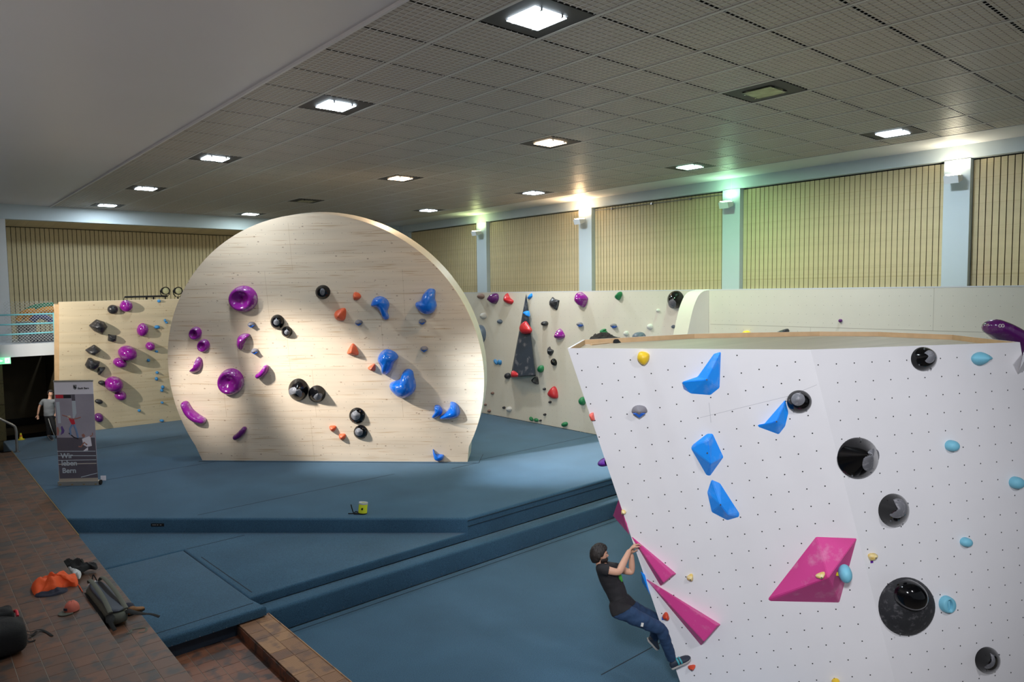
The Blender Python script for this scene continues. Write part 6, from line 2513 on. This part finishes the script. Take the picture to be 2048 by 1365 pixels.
q = lambda pts: cr(pts, 0, 1080, 4.79)
Z2 = 0.182
crumple('black_garment', q([(600, 215), (650, 228), (745, 222), (770, 245), (800, 232), (825, 265), (900, 250), (938, 265), (920, 290), (860, 285), (800, 310), (760, 320), (690, 300), (640, 280)]), 0.10, 0.10, 'black_cloth', 'black garment lying at the edge of the terracotta steps beside the mats', 'clothing', seedv=2)
crumple('pale_cloth', q([(650, 290), (690, 300), (770, 315), (778, 345), (760, 378), (720, 365), (690, 340)]), 0.10, 0.08, 'grey_cloth', 'pale grey cloth between the black garment and the orange jacket', 'clothing', seedv=5)
oj = crumple('orange_jacket', q([(295, 462), (350, 480), (400, 425), (440, 402), (500, 395), (560, 405), (600, 390), (700, 368), (742, 372), (750, 420), (730, 450), (660, 450), (600, 470), (540, 500), (470, 510), (400, 525), (330, 535)]), Z2, 0.16, 'orange_cloth', 'orange jacket with dark lining dropped on the terracotta terrace', 'jacket', seedv=9)
o_ = crumple('dark_lining', q([(335, 535), (420, 520), (520, 505), (600, 470), (650, 470), (640, 500), (560, 530), (450, 550), (350, 555)]), Z2, 0.05, 'navy', None, None, seedv=4, parent=oj)
mb = MB()
mb.tube([flat(Z2 + 0.01).hit(*q([(750, 430)])[0]), flat(Z2 + 0.01).hit(*q([(775, 470)])[0]), flat(Z2 + 0.012).hit(*q([(792, 500)])[0])], 0.006, 6)
mb.build('cord', M['orange_cloth'], oj, W0)

# coral cap
fc = flat(Z2)
cc = fc.pix(*q([(690, 680)])[0])
t = thing('cap', 'faded coral cap with a dark brim lying on the terracotta terrace', 'cap', (cc.x, cc.y, Z2))
mb = MB()
vs, fs = [], []
n = 28
for k in range(9):
    a = k / 9 * PI / 2
    for i in range(n):
        b = 2 * PI * i / n
        r = 0.10 * math.cos(a) ** 0.8
        vs.append(Vector((r * math.cos(b) * 0.9, r * math.sin(b), 0.012 + 0.115 * math.sin(a) * (1 + 0.12 * noise.noise(Vector((math.cos(b) * 2, math.sin(b) * 2, a)))))))
vs.append(Vector((0, 0, 0.122)))
for r in range(8):
    for i in range(n):
        fs.append((r * n + i, r * n + (i + 1) % n, (r + 1) * n + (i + 1) % n, (r + 1) * n + i))
for i in range(n):
    fs.append((8 * n + i, 8 * n + (i + 1) % n, len(vs) - 1))
mb.add(vs, fs)
Rz = Matrix.Rotation(math.radians(200), 4, 'Z')
o = mb.build('crown', M['cap_red'], t, ang=80)
bd = (fc.pix(*q([(560, 745)])[0]) - cc).normalized()
ang_ = math.atan2(bd.y, bd.x)
mb = MB()
br_o = [(0.06, -0.085), (0.12, -0.085), (0.165, -0.05), (0.18, 0.0), (0.165, 0.05), (0.12, 0.085), (0.06, 0.085)]
mb.prism(spline([Vector(p) for p in br_o], 24), 0.004, 0.014, M=Matrix.Rotation(ang_, 4, 'Z'))
mb.build('brim', M['olive'], t)
mb = MB()
mb.box((0.088, -0.03, 0.035), (0.1, 0.02, 0.065), M=Matrix.Rotation(ang_, 4, 'Z'))
mb.build('patch', M['navy'], t, smooth=False)
mb = MB()
mb.ball((0, 0, 0.124), 0.008, seg=8)
mb.build('button', M['cap_red'], t)

# green grey backpack lying on the lower tread
fb_ = flat(0.04)
hd_, ft_ = fb_.hit(*q([(860, 540)])[0]), fb_.hit(*q([(1110, 850)])[0])
ax = (ft_ - hd_)
Lb = ax.length
ax.normalize()
pxx = Vector((-ax.y, ax.x, 0))
if pxx.x < 0:
    pxx = -pxx
Mbp = Matrix.Identity(4)
zz = ax.cross(pxx)
if zz.z < 0:
    zz = -zz
for i in range(3):
    Mbp[i][0], Mbp[i][1], Mbp[i][2] = ax[i], pxx[i], zz[i]
Mbp.translation = hd_ + pxx * 0.06
bp = thing('backpack', 'grey green backpack lying on its front with straps up, on the lowest terracotta tread', 'backpack', M=Mbp)


def soft_box(name, lo, hi, m, par, r=0.06, M4=None, nx=14, wob=0.01, seedv=1):
    lo, hi = Vector(lo), Vector(hi)
    c, hsz = (lo + hi) / 2, (hi - lo) / 2
    mb = MB()
    mb.ball((0, 0, 0), 1.0, seg=28)
    vs = []
    for v in mb.v:
        e = 0.38
        f = lambda t: math.copysign(abs(t) ** e, t)
        d = Vector((f(v.x), f(v.y), f(v.z)))
        d *= 1 / max(1.0, (abs(d.x) ** 4 + abs(d.y) ** 4 + abs(d.z) ** 4) ** 0.25)
        p = Vector((c.x + d.x * hsz.x, c.y + d.y * hsz.y, c.z + d.z * hsz.z))
        nz = noise.noise(p * 7 + Vector((seedv, 0, 0)))
        p += v.normalized() * wob * nz * 2
        vs.append(p)
    m2 = MB().add(vs, mb.f)
    return m2.build(name, M[m], par, M4, ang=60)


soft_box('main_bag', (0.02, -0.15, 0.0), (Lb, 0.14, 0.2), 'olive', bp, wob=0.012)
soft_box('back_panel', (0.05, -0.11, 0.17), (Lb - 0.04, 0.10, 0.225), 'crate', bp, wob=0.004)
soft_box('front_pocket', (0.12, -0.2, 0.01), (Lb - 0.12, -0.13, 0.14), 'black_cloth', bp, wob=0.008, seedv=5)
mb = MB()
mb.lathe([(0.085, 0.0), (0.08, 0.03), (0.06, 0.035), (0.055, 0.02)], 18, M=Matrix.Translation((0.0, 0, 0.12)) @ Matrix.Rotation(-1.2, 4, 'Y'))
mb.build('open_lid', M['grey_cloth'], bp)
mb = MB()
mb.lathe([(0.06, 0.0), (0.03, 0.012)], 16, M=Matrix.Translation((-0.02, 0, 0.13)) @ Matrix.Rotation(-1.2, 4, 'Y'))
mb.build('red_lining', M['red_cloth'], bp)
for sy in (-0.07, 0.06):
    mb = MB()
    mb.tube(spline([(0.08, sy, 0.22), (0.22, sy * 1.2, 0.30), (Lb * 0.6, sy * 1.3, 0.29), (Lb - 0.06, sy * 1.4, 0.2)], 14, False), 0.03, 8, flat=0.35, up=(0, 0, 1))
    mb.build('shoulder_strap', M['olive'], bp)
mb = MB()
mb.tube(spline([(0.05, -0.03, 0.21), (-0.02, 0.0, 0.29), (0.05, 0.03, 0.21)], 10, False), 0.009, 6)
mb.build('grab_handle', M['black_cloth'], bp)
for sy in (-1, 1):
    mb = MB()
    mb.tube(spline([(Lb - 0.08, 0.1 * sy, 0.16), (Lb + 0.02, 0.19 * sy, 0.13), (Lb + 0.02, 0.3 * sy + 0.06, 0.06), (Lb + 0.08, 0.34 * sy + 0.1, 0.02)] if sy > 0 else [(Lb - 0.08, -0.1, 0.16), (Lb + 0.05, -0.13, 0.12), (Lb + 0.13, -0.1, 0.03)], 12, False), [0.05] * 6 + [0.03] * 6, 8, flat=0.3, up=(0, 0, 1))
    mb.build('hip_belt', M['black_cloth'], bp)
fb2 = flat(0.034)
P_ = [fb2.hit(*p) for p in q([(1215, 900), (1255, 885), (1262, 862), (1395, 842), (1392, 880), (1330, 890)])]
mb = MB()
mb.tube(spline(P_, 16, False), 0.016, 6, flat=0.2, up=(0, 0, 1))
mb.build('webbing', M['olive'], bp, W0)
cs_ = flat(0.034)
cc = cs_.pix(*q([(1225, 690)])[0])
t = thing('cap', 'black cap lying right beside the grey green backpack at the mat edge', 'cap', (cc.x, cc.y, 0.034))
mb = MB()
mb.lathe([(0.095, 0.0), (0.09, 0.05), (0.07, 0.095), (0.03, 0.115), (0.0, 0.118)][:4], 22)
mb.build('crown', M['navy'], t, ang=80)
mb = MB()
mb.prism(spline([Vector(p) for p in [(0.05, -0.075), (0.11, -0.07), (0.155, 0.0), (0.11, 0.07), (0.05, 0.075)]], 20), 0.004, 0.014, M=Matrix.Rotation(3.4, 4, 'Z'))
mb.build('brim', M['navy'], t)
ld = cs_.pix(*q([(1300, 705)])[0])
t = thing('shoe_pair', 'tan leather shoe beside the black cap on the lowest tread', 'shoe', (ld.x, ld.y, 0.034))
shoe(t, Vector((ld.x - 0.10, ld.y - 0.02, 0.034)), Vector((ld.x + 0.12, ld.y + 0.05, 0.036)), (0, 0, 1), m='leather', name='upper', strap=False, sole='black')

# big black bag in the lower left corner
fk = flat(Z2)
kc = fk.pix(18, 1300)
kb = thing('backpack', 'large black backpack at the lower left corner with loose straps', 'backpack', (kc.x, kc.y, Z2))
soft_box('main_bag', (-0.42, -0.30, 0.0), (0.17, 0.26, 0.36), 'black_cloth', kb, wob=0.02, seedv=3)
soft_box('top_pocket', (-0.34, 0.12, 0.18), (0.10, 0.42, 0.42), 'black_cloth', kb, wob=0.02, seedv=7)
mb = MB()
mb.tube(spline([(0.09, 0.36, 0.30), (0.12, 0.30, 0.33), (0.12, 0.2, 0.30)], 10, False), 0.016, 8)
mb.build('red_trim', M['print_red'], kb)
for a in ([(0.14, 0.22, 0.14), (0.24, 0.24, 0.05), (0.34, 0.32, 0.02), (0.40, 0.22, 0.006), (0.44, 0.04, 0.006)], [(0.15, 0.16, 0.1), (0.25, 0.2, 0.02), (0.31, 0.28, 0.02)], [(0.14, 0.12, 0.08), (0.2, 0.06, 0.01), (0.27, 0.05, 0.008)]):
    mb = MB()
    mb.tube(spline(a, 14, False), 0.016, 6, flat=0.25, up=(0, 0, 1))
    mb.build('strap', M['black_cloth'], kb)
for lo in ((-0.02, -0.06, 0.365), (-0.12, 0.25, 0.425)):
    mb = MB()
    mb.box((lo[0] - 0.04, lo[1] - 0.006, lo[2] - 0.01), (lo[0] + 0.04, lo[1] + 0.006, lo[2]))
    mb.build('reflector', M['grey_cloth'], kb, smooth=False)

# chalk bag on the mat
cb = onz(725, 1028, 0.0)
t = thing('chalk_bag', 'small yellow green chalk bag with black cord near the mat edge', 'bag', tuple(cb))
Rt = Matrix.Rotation(0.12, 4, 'Y') @ Matrix.Rotation(0.35, 4, 'Z')
mb = MB()
mb.lathe([(0.075, 0.0), (0.085, 0.01), (0.085, 0.20), (0.08, 0.21), (0.07, 0.2), (0.065, 0.12)], 20, M=Rt)
mb.build('pouch', M['lime'], t)
mb = MB()
mb.lathe([(0.087, 0.19), (0.089, 0.2), (0.086, 0.225), (0.075, 0.225), (0.07, 0.19)], 20, M=Rt)
mb.build('rim', M['grey_cloth'], t)
mb = MB()
mb.lathe([(0.087, 0.0), (0.088, 0.02), (0.07, 0.025)], 20, M=Rt)
mb.build('base', M['black_cloth'], t)
mb = MB()
fd = (CAM - cb)
fd.z = 0
fd.normalize()
sd_ = Vector((-fd.y, fd.x, 0))
mb.add([fd * 0.089 + sd_ * a + Vector((0, 0, z)) for a, z in ((0.015, 0.14), (-0.02, 0.135), (-0.025, 0.10), (0.01, 0.095))], [(0, 1, 2, 3)])
mb.build('logo', M['black'], t, smooth=False)
mb = MB()
sdv = Vector((-0.758, 0.652, 0))
for a in ([(0.05, 0.02), (0.13, 0.05), (0.17, 0.02), (0.2, 0.10), (0.22, 0.19)], [(0.08, 0.015), (0.15, 0.012), (0.22, 0.012), (0.28, 0.012)], [(0.17, 0.012), (0.13, 0.006), (0.06, 0.006)]):
    pts = [sdv * x + Vector((0, 0, z)) + fd * (0.05 if a[0][0] > 0.1 else 0.02) for x, z in a]
    mb.tube(spline(pts, 12, False), 0.010, 6)
mb.build('belt_cord', M['black_cloth'], t)

# black garment left on top of the boulder
crumple('black_garment', [(1178, 681), (1190, 674), (1205, 671), (1222, 675), (1236, 680), (1245, 684), (1232, 687), (1215, 685), (1200, 687), (1186, 685)], ZT - 0.068, 0.085, 'black_cloth', 'crumpled black garment on the open top of the white boulder', 'clothing', seedv=12)
mb = MB()
mb.tube([onz(1182, 690, ZT - 0.06), onz(1262, 680, ZT - 0.06)], 0.016, 6)
tag(mb.build('wooden_batten', M['pine_edge']), 'thin wooden batten lying on the boulder top beside the black garment', 'batten')
